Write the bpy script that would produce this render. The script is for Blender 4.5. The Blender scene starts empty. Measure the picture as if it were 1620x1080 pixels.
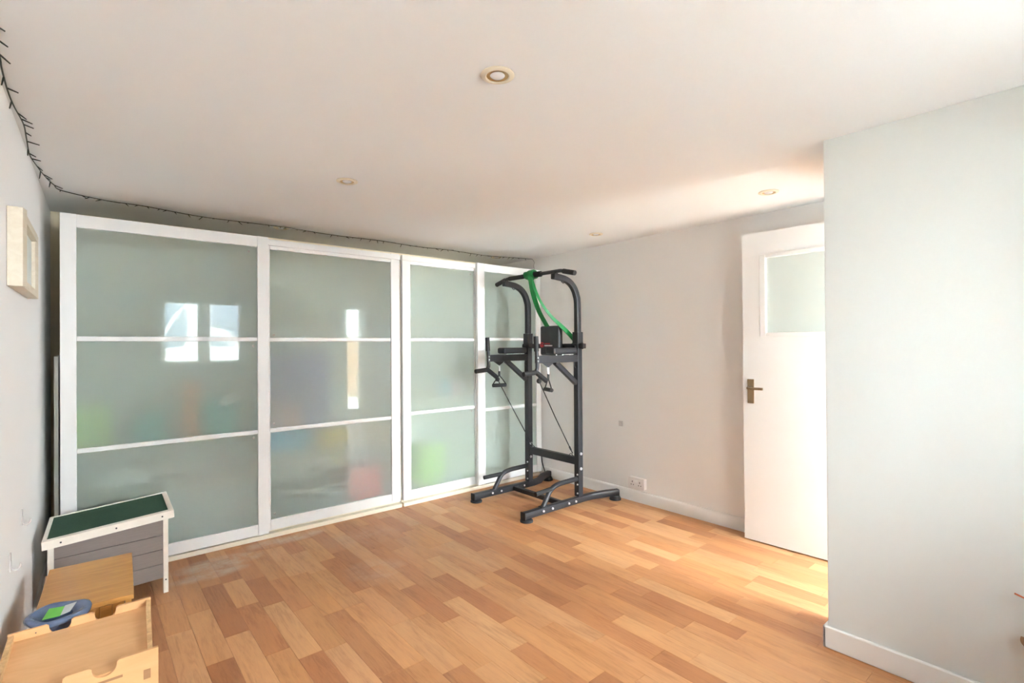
import bpy, bmesh, math, random
from mathutils import Vector, Matrix
random.seed(7)
SC = bpy.context.scene
COL = SC.collection
PI = math.pi

# ------------------------------------------------------------------ camera
cam_d = bpy.data.cameras.new('camera')
cam_d.sensor_width = 36.0
cam_d.lens = 803.02 / 1620 * 36.0
cam_d.clip_start = 0.05
cam = bpy.data.objects.new('camera', cam_d)
COL.objects.link(cam)
R_ = Vector((0.76496323, -0.6440355, -0.00703791))
U_ = Vector((0.00191106, -0.0086575, 0.9999607))
F_ = Vector((0.64407112, 0.76494661, 0.00539188))
M = Matrix((R_, U_, -F_)).transposed().to_4x4()
M.translation = Vector((0, 0, 1.3))
cam.matrix_world = M
SC.camera = cam

# ------------------------------------------------------------------ light
world = bpy.data.worlds.new('overcast_sky')
SC.world = world
world.use_nodes = True
wn = world.node_tree
bgn = wn.nodes['Background']
bgn.inputs['Color'].default_value = (0.86, 0.925, 1.0, 1)
bgn.inputs['Strength'].default_value = 10.0


def portal(name, x0, x1, z0, z1, y, side=None):
    l = bpy.data.lights.new(name, 'AREA')
    l.shape = 'RECTANGLE'
    l.size = x1 - x0
    l.size_y = z1 - z0
    l.energy = 1
    l.cycles.is_portal = True
    o = bpy.data.objects.new(name, l)
    COL.objects.link(o)
    o.location = ((x0 + x1) / 2, y, (z0 + z1) / 2)
    o.rotation_euler = (PI / 2, 0, 0)
    if side is not None:        # opening in a wall that faces minus x
        o.location = (side, (x0 + x1) / 2, (z0 + z1) / 2)
        o.rotation_euler = (PI / 2, 0, PI / 2)


WIN = (0.76, 1.88, 1.00, 2.00)          # window opening x0 x1 z0 z1
PAT = (2.76, 3.94, 0.03, 2.08)          # glazed garden door opening
ADDWIN = (-0.95, -0.20, 1.05, 1.88)     # added unseen hall window, brightens the left wall: y0 y1 z0 z1
XHALL = 4.55
YREAR = -0.95                           # inner face of the wall behind the camera
YHALL = -1.25
portal('window_portal', WIN[0], WIN[1], WIN[2], WIN[3], YREAR - 0.285)
portal('garden_door_portal', PAT[0], PAT[1], PAT[2], PAT[3], YHALL - 0.14)

portal('added_window_portal', ADDWIN[0], ADDWIN[1], ADDWIN[2], ADDWIN[3], 0, XHALL + 0.13)  # sky portal of the added hall window

vs = SC.view_settings
vs.view_transform = 'Standard'
vs.look = 'None'
vs.gamma = 1.0
vs.use_curve_mapping = False
vs.exposure = 3.66
try:
    SC.cycles.use_denoising = True
    SC.cycles.denoiser = 'OPENIMAGEDENOISE'
    SC.cycles.max_bounces = 14
    SC.cycles.diffuse_bounces = 7
    SC.cycles.transmission_bounces = 10
    SC.cycles.transparent_max_bounces = 16
    SC.cycles.sample_clamp_indirect = 30.0
except Exception:
    pass

# ------------------------------------------------------------------ materials
MATS = {}


def srgb(r, g, b):
    def c(v):
        v /= 255.0
        return v / 12.92 if v <= 0.04045 else ((v + 0.055) / 1.055) ** 2.4
    return (c(r), c(g), c(b), 1)


class NT:
    def __init__(self, name):
        self.m = bpy.data.materials.new(name)
        self.m.use_nodes = True
        self.t = self.m.node_tree
        self.t.nodes.clear()
        self.out = self.t.nodes.new('ShaderNodeOutputMaterial')

    def n(self, typ, **kw):
        nd = self.t.nodes.new('ShaderNode' + typ)
        for k, v in kw.items():
            if k in nd.inputs.keys():
                self.put(nd, k, v)
            else:
                setattr(nd, k, v)
        return nd

    def put(self, nd, k, v):
        if isinstance(v, bpy.types.NodeSocket):
            self.t.links.new(v, nd.inputs[k])
        else:
            nd.inputs[k].default_value = v

    def mixc(self, fac, a, b, mode='MIX'):
        nd = self.t.nodes.new('ShaderNodeMix')
        nd.data_type = 'RGBA'
        nd.blend_type = mode
        for i, v in ((0, fac), (6, a), (7, b)):
            if isinstance(v, bpy.types.NodeSocket):
                self.t.links.new(v, nd.inputs[i])
            else:
                nd.inputs[i].default_value = v
        return nd.outputs[2]

    def math(self, op, a, b=None, clamp=False):
        nd = self.t.nodes.new('ShaderNodeMath')
        nd.operation = op
        nd.use_clamp = clamp
        for i, v in ((0, a), (1, b)):
            if v is None:
                continue
            if isinstance(v, bpy.types.NodeSocket):
                self.t.links.new(v, nd.inputs[i])
            else:
                nd.inputs[i].default_value = v
        return nd.outputs[0]

    def ramp(self, fac, stops):
        nd = self.t.nodes.new('ShaderNodeValToRGB')
        e = nd.color_ramp.elements
        while len(e) > 1:
            e.remove(e[-1])
        e[0].position, e[0].color = stops[0]
        for p, c in stops[1:]:
            q = e.new(p)
            q.color = c
        self.t.links.new(fac, nd.inputs[0])
        return nd.outputs[0]

    def done(self, sh):
        self.t.links.new(sh, self.out.inputs[0])
        MATS[self.m.name] = self.m
        return self.m


def plain(name, col, rough=0.5, metal=0.0, var=0.06, scale=30.0, bump=0.0, bscale=200.0, coat=0.0, stretch=None, spec=0.5):
    """colour with a little procedural variation and fine relief"""
    g = NT(name)
    tc = g.n('TexCoord')
    vec = tc.outputs['Object']
    if stretch:
        mp = g.n('Mapping', Vector=vec)
        mp.inputs['Scale'].default_value = stretch
        vec = mp.outputs[0]
    nz = g.n('TexNoise', Vector=vec, Scale=scale, Detail=4.0)
    lo = tuple(max(0, c * (1 - var)) for c in col[:3]) + (1,)
    hi = tuple(min(1, c * (1 + var)) for c in col[:3]) + (1,)
    c = g.mixc(nz.outputs[0], lo, hi)
    p = g.n('BsdfPrincipled', Roughness=rough, Metallic=metal)
    g.put(p, 'Base Color', c)
    p.inputs['Coat Weight'].default_value = coat
    p.inputs['Specular IOR Level'].default_value = spec
    if bump:
        n2 = g.n('TexNoise', Vector=vec, Scale=bscale, Detail=3.0)
        b = g.n('Bump', Strength=bump, Distance=0.002)
        g.put(b, 'Height', n2.outputs[0])
        g.put(p, 'Normal', b.outputs[0])
    return g.done(p.outputs[0])


def wood(name, light, dark, rough=0.45, stretch=(3, 40, 40), coat=0.0, var=1.0):
    g = NT(name)
    tc = g.n('TexCoord')
    mp = g.n('Mapping', Vector=tc.outputs['Object'])
    mp.inputs['Scale'].default_value = stretch
    n1 = g.n('TexNoise', Vector=mp.outputs[0], Scale=1.0, Detail=6.0, Roughness=0.65, Distortion=1.2)
    n2 = g.n('TexNoise', Vector=tc.outputs['Object'], Scale=3.0, Detail=2.0)
    f = g.math('ADD', g.math('MULTIPLY', n1.outputs[0], 0.75), g.math('MULTIPLY', n2.outputs[0], 0.3))
    c = g.ramp(f, [(0.32, dark), (0.62, light), (0.9, tuple(min(1, x * 1.1) for x in light[:3]) + (1,))])
    p = g.n('BsdfPrincipled', Roughness=rough)
    g.put(p, 'Base Color', c)
    p.inputs['Coat Weight'].default_value = coat
    b = g.n('Bump', Strength=0.08, Distance=0.001)
    g.put(b, 'Height', n1.outputs[0])
    g.put(p, 'Normal', b.outputs[0])
    return g.done(p.outputs[0])


def floor_mat():
    g = NT('vinyl_oak')
    oi = g.n('ObjectInfo')
    tc = g.n('TexCoord')
    geo = g.n('NewGeometry')
    off = g.n('VectorMath', operation='SCALE')
    g.put(off, 0, (13.0, 7.0, 3.0))
    g.put(off, 'Scale', oi.outputs['Random'])
    add = g.n('VectorMath', operation='ADD')
    g.put(add, 0, tc.outputs['Object'])
    g.put(add, 1, off.outputs[0])
    mp = g.n('Mapping', Vector=add.outputs[0])
    mp.inputs['Scale'].default_value = (38, 3.2, 1)
    n1 = g.n('TexNoise', Vector=mp.outputs[0], Scale=1.0, Detail=7.0, Roughness=0.62, Distortion=1.6)
    mp2 = g.n('Mapping', Vector=add.outputs[0])
    mp2.inputs['Scale'].default_value = (9, 2.2, 1)
    n2 = g.n('TexNoise', Vector=mp2.outputs[0], Scale=1.0, Detail=3.0, Distortion=0.8)
    mp3 = g.n('Mapping', Vector=add.outputs[0])
    mp3.inputs['Scale'].default_value = (420, 26, 1)
    n3 = g.n('TexNoise', Vector=mp3.outputs[0], Scale=1.0, Detail=2.0)
    f = g.math('ADD', g.math('ADD', g.math('MULTIPLY', n1.outputs[0], 0.55), g.math('MULTIPLY', n2.outputs[0], 0.35)), g.math('MULTIPLY', n3.outputs[0], 0.16))
    tint = g.ramp(f, [(0.36, (0.72, 0.64, 0.56, 1)), (0.52, (0.98, 0.97, 0.96, 1)), (0.68, (1.1, 1.1, 1.08, 1))])
    c = g.mixc(1.0, oi.outputs['Color'], tint, 'MULTIPLY')
    # dried white stains where the vinyl was wet, in front of the wardrobe
    sep = g.n('SeparateXYZ', Vector=geo.outputs['Position'])
    nw = g.n('TexNoise', Vector=geo.outputs['Position'], Scale=7.0, Detail=6.0, Roughness=0.7)

    def blob(cx, cy, rx, ry, k):
        dx = g.math('DIVIDE', g.math('SUBTRACT', sep.outputs[0], cx), rx)
        dy = g.math('DIVIDE', g.math('SUBTRACT', sep.outputs[1], cy), ry)
        d = g.math('ADD', g.math('MULTIPLY', dx, dx), g.math('MULTIPLY', dy, dy))
        return g.math('MULTIPLY', g.math('SUBTRACT', 1.0, d, True), k)
    m = blob(0.62, 3.47, 0.26, 0.13, 1.0)
    for a in ((1.02, 3.60, 0.30, 0.09, 1.0), (0.55, 3.33, 0.22, 0.08, 0.9), (1.28, 2.75, 0.2, 0.2, 0.35), (1.45, 3.3, 0.3, 0.2, 0.25)):
        m = g.math('MAXIMUM', m, blob(*a))
    m = g.math('MULTIPLY', m, g.math('MULTIPLY', g.math('SUBTRACT', nw.outputs[0], 0.34, True), 5.0), True)
    c = g.mixc(g.math('MULTIPLY', m, 0.8), c, srgb(200, 178, 156))
    p = g.n('BsdfPrincipled')
    g.put(p, 'Base Color', c)
    g.put(p, 'Roughness', g.math('ADD', g.math('MULTIPLY', n1.outputs[0], 0.12), 0.38))
    p.inputs['Specular IOR Level'].default_value = 0.42
    b = g.n('Bump', Strength=0.05, Distance=0.001)
    g.put(b, 'Height', n1.outputs[0])
    g.put(p, 'Normal', b.outputs[0])
    return g.done(p.outputs[0])


def frosted():
    g = NT('frosted_glass')
    tc = g.n('TexCoord')
    n = g.n('TexNoise', Vector=tc.outputs['Object'], Scale=2.5, Detail=3.0)
    dc = g.mixc(n.outputs[0], (0.74, 0.83, 0.80, 1), (0.80, 0.86, 0.82, 1))
    d = g.n('BsdfDiffuse')
    g.put(d, 'Color', dc)
    t = g.n('BsdfTranslucent')
    g.put(t, 'Color', (0.72, 0.82, 0.79, 1))
    r = g.n('BsdfRefraction', Roughness=0.29, IOR=1.16)
    g.put(r, 'Color', (0.93, 0.98, 0.965, 1))
    s1 = g.n('MixShader', Fac=0.07)
    g.put(s1, 1, r.outputs[0])
    g.put(s1, 2, t.outputs[0])
    s2 = g.n('MixShader', Fac=0.20)
    g.put(s2, 1, s1.outputs[0])
    g.put(s2, 2, d.outputs[0])
    gl = g.n('BsdfGlossy', Roughness=0.004)
    fr = g.n('Fresnel', IOR=1.36)
    s3 = g.n('MixShader')
    g.put(s3, 'Fac', fr.outputs[0])
    g.put(s3, 1, s2.outputs[0])
    g.put(s3, 2, gl.outputs[0])
    return g.done(s3.outputs[0])


def clear_glass(name='clear_glass', tint=(0.96, 0.98, 0.97, 1)):
    g = NT(name)
    t = g.n('BsdfTransparent')
    g.put(t, 'Color', tint)
    gl = g.n('BsdfGlossy', Roughness=0.0)
    fr = g.n('Fresnel', IOR=1.45)
    s = g.n('MixShader')
    g.put(s, 'Fac', fr.outputs[0])
    g.put(s, 1, t.outputs[0])
    g.put(s, 2, gl.outputs[0])
    return g.done(s.outputs[0])


def sheer(name, col, k):
    g = NT(name)
    t = g.n('BsdfTransparent')
    d = g.n('BsdfTranslucent')
    g.put(d, 'Color', col)
    d2 = g.n('BsdfDiffuse')
    g.put(d2, 'Color', col)
    s = g.n('MixShader', Fac=0.5)
    g.put(s, 1, d.outputs[0])
    g.put(s, 2, d2.outputs[0])
    s2 = g.n('MixShader', Fac=k)
    g.put(s2, 1, t.outputs[0])
    g.put(s2, 2, s.outputs[0])
    return g.done(s2.outputs[0])


def bluebag():
    g = NT('blue_plastic_film')
    tc = g.n('TexCoord')
    n = g.n('TexNoise', Vector=tc.outputs['Object'], Scale=9.0, Detail=4.0, Distortion=2.0)
    c = g.mixc(n.outputs[0], (0.07, 0.11, 0.22, 1), (0.25, 0.33, 0.50, 1))
    p = g.n('BsdfPrincipled', Roughness=0.16)
    g.put(p, 'Base Color', c)
    p.inputs['Coat Weight'].default_value = 0.4
    b = g.n('Bump', Strength=0.35, Distance=0.006)
    g.put(b, 'Height', n.outputs[0])
    g.put(p, 'Normal', b.outputs[0])
    t = g.n('BsdfTransparent')
    g.put(t, 'Color', (0.6, 0.72, 0.95, 1))
    s = g.n('MixShader', Fac=0.72)
    g.put(s, 1, t.outputs[0])
    g.put(s, 2, p.outputs[0])
    return g.done(s.outputs[0])


def roofing():
    g = NT('green_mineral_felt')
    tc = g.n('TexCoord')
    v = g.n('TexVoronoi', Vector=tc.outputs['Object'], Scale=420.0)
    n = g.n('TexNoise', Vector=tc.outputs['Object'], Scale=14.0, Detail=4.0)
    c = g.mixc(n.outputs[0], (0.005, 0.026, 0.013, 1), (0.015, 0.055, 0.030, 1))
    c = g.mixc(g.math('MULTIPLY', v.outputs['Distance'], 0.6), c, (0.05, 0.12, 0.07, 1))
    p = g.n('BsdfPrincipled', Roughness=0.9)
    g.put(p, 'Base Color', c)
    b = g.n('Bump', Strength=0.5, Distance=0.001)
    g.put(b, 'Height', v.outputs['Distance'])
    g.put(p, 'Normal', b.outputs[0])
    return g.done(p.outputs[0])


WARMW = plain('warm_bounce_paint', (0.80, 0.70, 0.53, 1), 0.8, var=0.03, scale=3.0)  # wall colour warmed to tint the bounce light above the wardrobes
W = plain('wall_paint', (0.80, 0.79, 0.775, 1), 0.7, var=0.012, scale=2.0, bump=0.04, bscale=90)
LIFTW = plain('lifted_wall_paint', (0.88, 0.885, 0.895, 1), 0.7, var=0.012, scale=2.0, bump=0.04, bscale=90)  # white wall paint lifted to stand in for daylight on the left wall
PARTW = plain('toned_partition_paint', (0.655, 0.665, 0.645, 1), 0.7, var=0.012, scale=2.0, bump=0.04, bscale=90)  # wall paint darkened to offset the strong window light on the partition
CE = plain('ceiling_paint', (0.85, 0.87, 0.885, 1), 0.85, var=0.01, scale=2.0, bump=0.03, bscale=120)
GLOSSW = plain('white_gloss_paint', (0.79, 0.79, 0.79, 1), 0.32, var=0.01, scale=4, bump=0.02, bscale=60)
SKIRT = plain('skirting_paint', (0.80, 0.795, 0.78, 1), 0.35, var=0.015, scale=6)
ALU = plain('white_lacquered_profile', (0.79, 0.79, 0.79, 1), 0.34, var=0.01, scale=8)
CARC = plain('white_foil_board', (0.84, 0.82, 0.77, 1), 0.45, var=0.015, scale=3)
WARMB = plain('warm_bounce_board', (0.80, 0.67, 0.48, 1), 0.8, var=0.06, scale=12)  # top panel coloured to warm and brighten the bounce onto the ceiling
TRACK = plain('cream_track', (0.83, 0.77, 0.64, 1), 0.4, var=0.03, scale=20)
SHELF = wood('birch_shelf', (0.66, 0.56, 0.40, 1), (0.52, 0.42, 0.28, 1))
STEEL = plain('charcoal_powder_coat', (0.027, 0.027, 0.031, 1), 0.42, metal=0.2, var=0.12, scale=60, bump=0.05, bscale=500)
RUBB = plain('black_foam_rubber', (0.014, 0.014, 0.015, 1), 0.7, var=0.2, scale=90, bump=0.15, bscale=400)
VINY = plain('black_vinyl_upholstery', (0.020, 0.021, 0.025, 1), 0.42, var=0.15, scale=120, bump=0.15, bscale=600)
CHROME = plain('zinc_plated_steel', (0.74, 0.74, 0.75, 1), 0.3, metal=0.45, var=0.05)
GREENB = plain('green_latex', (0.006, 0.20, 0.045, 1), 0.38, var=0.18, scale=25)
RED = plain('red_print', (0.52, 0.012, 0.02, 1), 0.5, var=0.05)
WHITEP = plain('white_print', (0.8, 0.8, 0.8, 1), 0.5, var=0.03)
FELT = roofing()
PAINTT = plain('weathered_white_wood', (0.76, 0.70, 0.62, 1), 0.6, var=0.08, scale=25, bump=0.15, bscale=80)
GREYP = plain('grey_stained_board', (0.205, 0.172, 0.155, 1), 0.65, var=0.12, scale=6, stretch=(2, 30, 30), bump=0.2, bscale=20)
PINE = wood('varnished_pine', (0.62, 0.31, 0.085, 1), (0.46, 0.20, 0.045, 1), 0.35, (4, 30, 30), 0.15)
PLY = wood('birch_plywood', (0.74, 0.43, 0.205, 1), (0.66, 0.36, 0.155, 1), 0.55, (5, 22, 22))
PLYE = wood('plywood_edge', (0.72, 0.46, 0.22, 1), (0.42, 0.23, 0.10, 1), 0.6, (30, 30, 300))
FRAMEW = wood('pale_pine_frame', (0.74, 0.68, 0.57, 1), (0.66, 0.58, 0.46, 1), 0.5, (30, 4, 30))
PRINT = plain('faded_print', (0.58, 0.64, 0.64, 1), 0.3, var=0.25, scale=9)
GOLD = plain('aged_cream_trim', (0.78, 0.71, 0.57, 1), 0.4, var=0.06, scale=20)
REFL = plain('gold_reflector', (0.60, 0.42, 0.20, 1), 0.3, metal=0.6, var=0.1)
BULB = plain('lamp_glass', (0.75, 0.76, 0.78, 1), 0.12, var=0.03)
BRASS = plain('aged_brass', (0.33, 0.235, 0.14, 1), 0.38, metal=0.75, var=0.15, scale=40)
SOCK = plain('white_plastic', (0.74, 0.71, 0.70, 1), 0.35, var=0.02)
SLOTM = plain('slot_brown', (0.36, 0.19, 0.085, 1), 0.7, var=0.2)
SOCKD = plain('socket_slot_dark', (0.05, 0.045, 0.045, 1), 0.6)
SCUFF = plain('scuffed_plaster', (0.55, 0.53, 0.52, 1), 0.8, var=0.2, scale=40)
DARKW = plain('dark_green_wire', (0.025, 0.035, 0.028, 1), 0.5, var=0.1)
HOOKM = plain('clear_hook_plastic', (0.62, 0.58, 0.57, 1), 0.25, var=0.03)
COPPER = plain('orange_cable', (0.65, 0.16, 0.06, 1), 0.4, var=0.05)
BROWNC = plain('brown_leather', (0.28, 0.16, 0.08, 1), 0.5, var=0.1)
BLIND = plain('taupe_blind_fabric', (0.42, 0.36, 0.29, 1), 0.85, var=0.06, scale=60)
FLOORM = floor_mat()
UNDER = plain('dark_joint', (0.16, 0.085, 0.04, 1), 0.7)
FROST = frosted()
CLEAR = clear_glass()
DOORGL = plain('obscured_glass', (0.60, 0.67, 0.65, 1), 0.22, var=0.03, scale=6, coat=0.6)
SHEER = sheer('sheer_white_cloth', (0.9, 0.9, 0.92, 1), 0.75)
BAG = bluebag()
LIME = plain('lime_label', (0.13, 0.50, 0.05, 1), 0.4, var=0.1)
PAPER = plain('grey_card', (0.62, 0.62, 0.62, 1), 0.6, var=0.06)
# things in the wardrobe
C_LIME = plain('lime_plastic', (0.38, 0.60, 0.10, 1), 0.4)
C_TEAL = plain('teal_plastic', (0.05, 0.36, 0.30, 1), 0.4)
C_ORNG = plain('orange_board', (0.72, 0.30, 0.12, 1), 0.5)
C_WHITE = plain('white_cloth', (0.85, 0.85, 0.82, 1), 0.8)
C_PINK = plain('pink_cloth', (0.75, 0.42, 0.42, 1), 0.8)
C_YELL = plain('yellow_webbing', (0.85, 0.58, 0.05, 1), 0.6)
C_RED = plain('red_plastic', (0.75, 0.06, 0.05, 1), 0.4)
C_BLUE = plain('blue_plastic', (0.06, 0.38, 0.62, 1), 0.35)
C_GREY = plain('grey_plastic', (0.24, 0.28, 0.30, 1), 0.5)
C_VIO = plain('violet_cloth', (0.32, 0.28, 0.45, 1), 0.8)
# outdoors
PAVE = plain('paving', (0.42, 0.40, 0.36, 1), 0.9, var=0.15, scale=3)
RENDER = plain('white_render', (0.80, 0.80, 0.78, 1), 0.9, var=0.03)
STONE = plain('pale_stone', (0.50, 0.44, 0.36, 1), 0.9, var=0.35, scale=9)
DGLASS = plain('dark_window_glass', (0.16, 0.20, 0.24, 1), 0.15)
FENCE = plain('fence_board', (0.36, 0.22, 0.12, 1), 0.8, var=0.15)
LEAF = plain('leaf_green', (0.10, 0.20, 0.05, 1), 0.7, var=0.35, scale=20)
RATTAN = plain('white_rattan', (0.78, 0.78, 0.76, 1), 0.5)


# ------------------------------------------------------------------ mesh helpers
class MB:
    def __init__(self):
        self.b = bmesh.new()
        self.wn = False

    def box(self, x0, x1, y0, y1, z0, z1, bev=0.0, seg=2):
        t = bmesh.new()
        vs_ = [t.verts.new((x, y, z)) for x in (x0, x1) for y in (y0, y1) for z in (z0, z1)]
        for f in ((0, 1, 3, 2), (4, 6, 7, 5), (0, 4, 5, 1), (2, 3, 7, 6), (0, 2, 6, 4), (1, 5, 7, 3)):
            t.faces.new([vs_[i] for i in f])
        if bev:
            self.wn = True
            bmesh.ops.bevel(t, geom=t.edges[:], offset=bev, segments=seg, affect='EDGES', profile=0.5)
        self.add(t)
        return self

    def hexa(self, p, bev=0.0, seg=2):
        """8 corners: bottom four (ccw) then top four"""
        t = bmesh.new()
        v = [t.verts.new(q) for q in p]
        for f in ((3, 2, 1, 0), (4, 5, 6, 7), (0, 1, 5, 4), (1, 2, 6, 5), (2, 3, 7, 6), (3, 0, 4, 7)):
            t.faces.new([v[i] for i in f])
        if bev:
            self.wn = True
            bmesh.ops.bevel(t, geom=t.edges[:], offset=bev, segments=seg, affect='EDGES', profile=0.5)
        self.add(t)
        return self

    def add(self, t, mat=None):
        bmesh.ops.recalc_face_normals(t, faces=t.faces[:])
        me = bpy.data.meshes.new('tmp')
        t.to_mesh(me)
        t.free()
        self.b.from_mesh(me)
        bpy.data.meshes.remove(me)

    def tube(self, pts, r, n=12, rect=None, caps=True, smooth=0, closed=False, rend=None):
        """round tube of radius r or rectangular (w, h, corner) along a polyline"""
        P = [Vector(p) for p in pts]
        if smooth:
            P = catmull(P, smooth, closed)
        if rect:
            w, h, c = rect
            prof = []
            for sx, sy, a0 in ((1, 1, 0), (-1, 1, 90), (-1, -1, 180), (1, -1, 270)):
                for k in range(3):
                    a = math.radians(a0 + 45 * k)
                    prof.append((sx * (w / 2 - c) + c * math.cos(a), sy * (h / 2 - c) + c * math.sin(a)))
        else:
            prof = [(r * math.cos(2 * PI * k / n), r * math.sin(2 * PI * k / n)) for k in range(n)]
        t = bmesh.new()
        rings = []
        N = len(P)
        up = None
        for i, p in enumerate(P):
            if closed:
                d = (P[(i + 1) % N] - P[i - 1]).normalized()
            elif i == 0:
                d = (P[1] - P[0]).normalized()
            elif i == N - 1:
                d = (P[-1] - P[-2]).normalized()
            else:
                d = ((P[i + 1] - P[i]).normalized() + (P[i] - P[i - 1]).normalized())
                d = d.normalized() if d.length > 1e-6 else (P[i + 1] - P[i]).normalized()
            if up is None:
                ref = Vector((0, 1, 0)) if abs(d.y) < 0.9 else Vector((0, 0, 1))
                side = ref.cross(d)
                side.normalize()
                up = d.cross(side)
            else:
                up = (up - d * up.dot(d)).normalized()
                side = up.cross(d)
            k = 1.0
            if not closed and 0 < i < N - 1:
                cs = (P[i + 1] - P[i]).normalized().dot((P[i] - P[i - 1]).normalized())
                k = 1.0 / max(0.5, math.sqrt(max(0.01, (1 + cs) / 2)))
            s = 1.0 if rend is None else rend(i / (N - 1))
            rings.append([t.verts.new(p + (side * (a * k if rect else a) + up * b) * s) for a, b in prof])
        m = len(prof)
        rng = range(N) if closed else range(N - 1)
        for i in rng:
            A, B = rings[i], rings[(i + 1) % N]
            for k in range(m):
                t.faces.new((A[k], A[(k + 1) % m], B[(k + 1) % m], B[k]))
        if caps and not closed:
            t.faces.new(rings[0][::-1])
            t.faces.new(rings[-1])
        self.add(t)
        return self

    def lathe(self, prof, n=24, center=(0, 0, 0), axis='Z', open_=False):
        t = bmesh.new()
        rings = []
        for (r, h) in prof:
            ring = []
            for k in range(n):
                a = 2 * PI * k / n
                x, y = r * math.cos(a), r * math.sin(a)
                if axis == 'Z':
                    q = (x, y, h)
                elif axis == 'X':
                    q = (h, x, y)
                else:
                    q = (x, h, y)
                ring.append(t.verts.new(Vector(q) + Vector(center)))
            rings.append(ring)
        for A, B in zip(rings, rings[1:]):
            for k in range(n):
                t.faces.new((A[k], A[(k + 1) % n], B[(k + 1) % n], B[k]))
        if not open_:
            t.faces.new(rings[0][::-1])
            t.faces.new(rings[-1])
        bmesh.ops.remove_doubles(t, verts=t.verts[:], dist=1e-6)
        self.add(t)
        return self

    def prism(self, poly, d, f, bev=0.0):
        """extrude a 2D outline: f(u, v, w) maps to 3D, w from 0 to d"""
        t = bmesh.new()
        a = [t.verts.new(f(u, v, 0)) for u, v in poly]
        b = [t.verts.new(f(u, v, d)) for u, v in poly]
        t.faces.new(a[::-1])
        t.faces.new(b)
        n = len(poly)
        for i in range(n):
            t.faces.new((a[i], a[(i + 1) % n], b[(i + 1) % n], b[i]))
        if bev:
            bmesh.ops.bevel(t, geom=t.edges[:], offset=bev, segments=1, affect='EDGES')
        self.add(t)
        return self

    def ribbon(self, pts, sides, w, th):
        """flat band: at each point a width direction"""
        t = bmesh.new()
        rings = []
        P = [Vector(p) for p in pts]
        for i, p in enumerate(P):
            d = (P[min(i + 1, len(P) - 1)] - P[max(i - 1, 0)]).normalized()
            s = Vector(sides[i])
            s = (s - d * s.dot(d)).normalized()
            nrm = d.cross(s).normalized()
            ww = w[i] if isinstance(w, (list, tuple)) else w
            rings.append([t.verts.new(p + s * (a * ww / 2) + nrm * (b * th / 2)) for a, b in ((1, 1), (-1, 1), (-1, -1), (1, -1))])
        for A, B in zip(rings, rings[1:]):
            for k in range(4):
                t.faces.new((A[k], A[(k + 1) % 4], B[(k + 1) % 4], B[k]))
        t.faces.new(rings[0][::-1])
        t.faces.new(rings[-1])
        self.add(t)
        return self

    def build(self, name, mat, parent=None, origin=None, angle=35):
        me = bpy.data.meshes.new(name)
        if origin is not None:
            bmesh.ops.translate(self.b, verts=self.b.verts[:], vec=-Vector(origin))
        self.b.to_mesh(me)
        self.b.free()
        me.materials.append(mat)
        me.polygons.foreach_set('use_smooth', [True] * len(me.polygons))
        me.set_sharp_from_angle(angle=math.radians(angle))
        o = bpy.data.objects.new(name, me)
        COL.objects.link(o)
        if self.wn:
            wm = o.modifiers.new('weighted_normals', 'WEIGHTED_NORMAL')
            wm.keep_sharp = True
            wm.weight = 80
        if parent is not None:
            o.parent = parent
            if origin is not None:
                o.location = Vector(origin) - world_loc(parent)
            else:
                o.location = -world_loc(parent)
        elif origin is not None:
            o.location = origin
        return o


def world_loc(o):
    v = Vector((0, 0, 0))
    while o is not None:
        v += o.location
        o = o.parent
    return v


def catmull(P, k, closed=False):
    out = []
    N = len(P)
    rng = range(N) if closed else range(N - 1)
    for i in rng:
        if closed:
            p0, p1, p2, p3 = P[i - 1], P[i], P[(i + 1) % N], P[(i + 2) % N]
        else:
            p0, p1, p2, p3 = P[max(i - 1, 0)], P[i], P[i + 1], P[min(i + 2, N - 1)]
        for j in range(k):
            t = j / k
            out.append(0.5 * ((2 * p1) + (-p0 + p2) * t + (2 * p0 - 5 * p1 + 4 * p2 - p3) * t * t + (-p0 + 3 * p1 - 3 * p2 + p3) * t ** 3))
    if not closed:
        out.append(P[-1])
    return out


def B(x0, x1, y0, y1, z0, z1, bev=0.0, seg=2):
    return MB().box(x0, x1, y0, y1, z0, z1, bev, seg)


def tag(o, label, cat, group=None, kind=None):
    o['label'] = label
    o['category'] = cat
    if group:
        o['group'] = group
    if kind:
        o['kind'] = kind
    return o


def struct(o, label, cat):
    return tag(o, label, cat, kind='structure')


def empty(name, loc, label, cat, group=None, kind=None):
    o = bpy.data.objects.new(name, None)
    o.empty_display_size = 0.1
    COL.objects.link(o)
    o.location = loc
    return tag(o, label, cat, group, kind)


def link_copy(src, parent=None, loc=None):
    c = src.copy()
    COL.objects.link(c)
    if parent is not None:
        c.parent = parent
    if loc is not None:
        c.location = loc
    return c


# ------------------------------------------------------------------ room dimensions
ZC = 2.1635
XR = 3.474          # right wall
XP, YP = 2.4267, 0.7995   # end of the partition near the camera
YB = 4.335          # wall behind the wardrobes


def xl(y):          # the left wall runs a little out of square
    return -0.205 + 0.021 * (y - 2.4)


# floor: slab plus one object per plank
slab = B(-0.45, XHALL + 0.15, YHALL - 0.3, YB + 0.15, -0.06, -0.004).build('floor', UNDER)
struct(slab, 'wood-look vinyl floor laid in short oak planks', 'floor')

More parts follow.
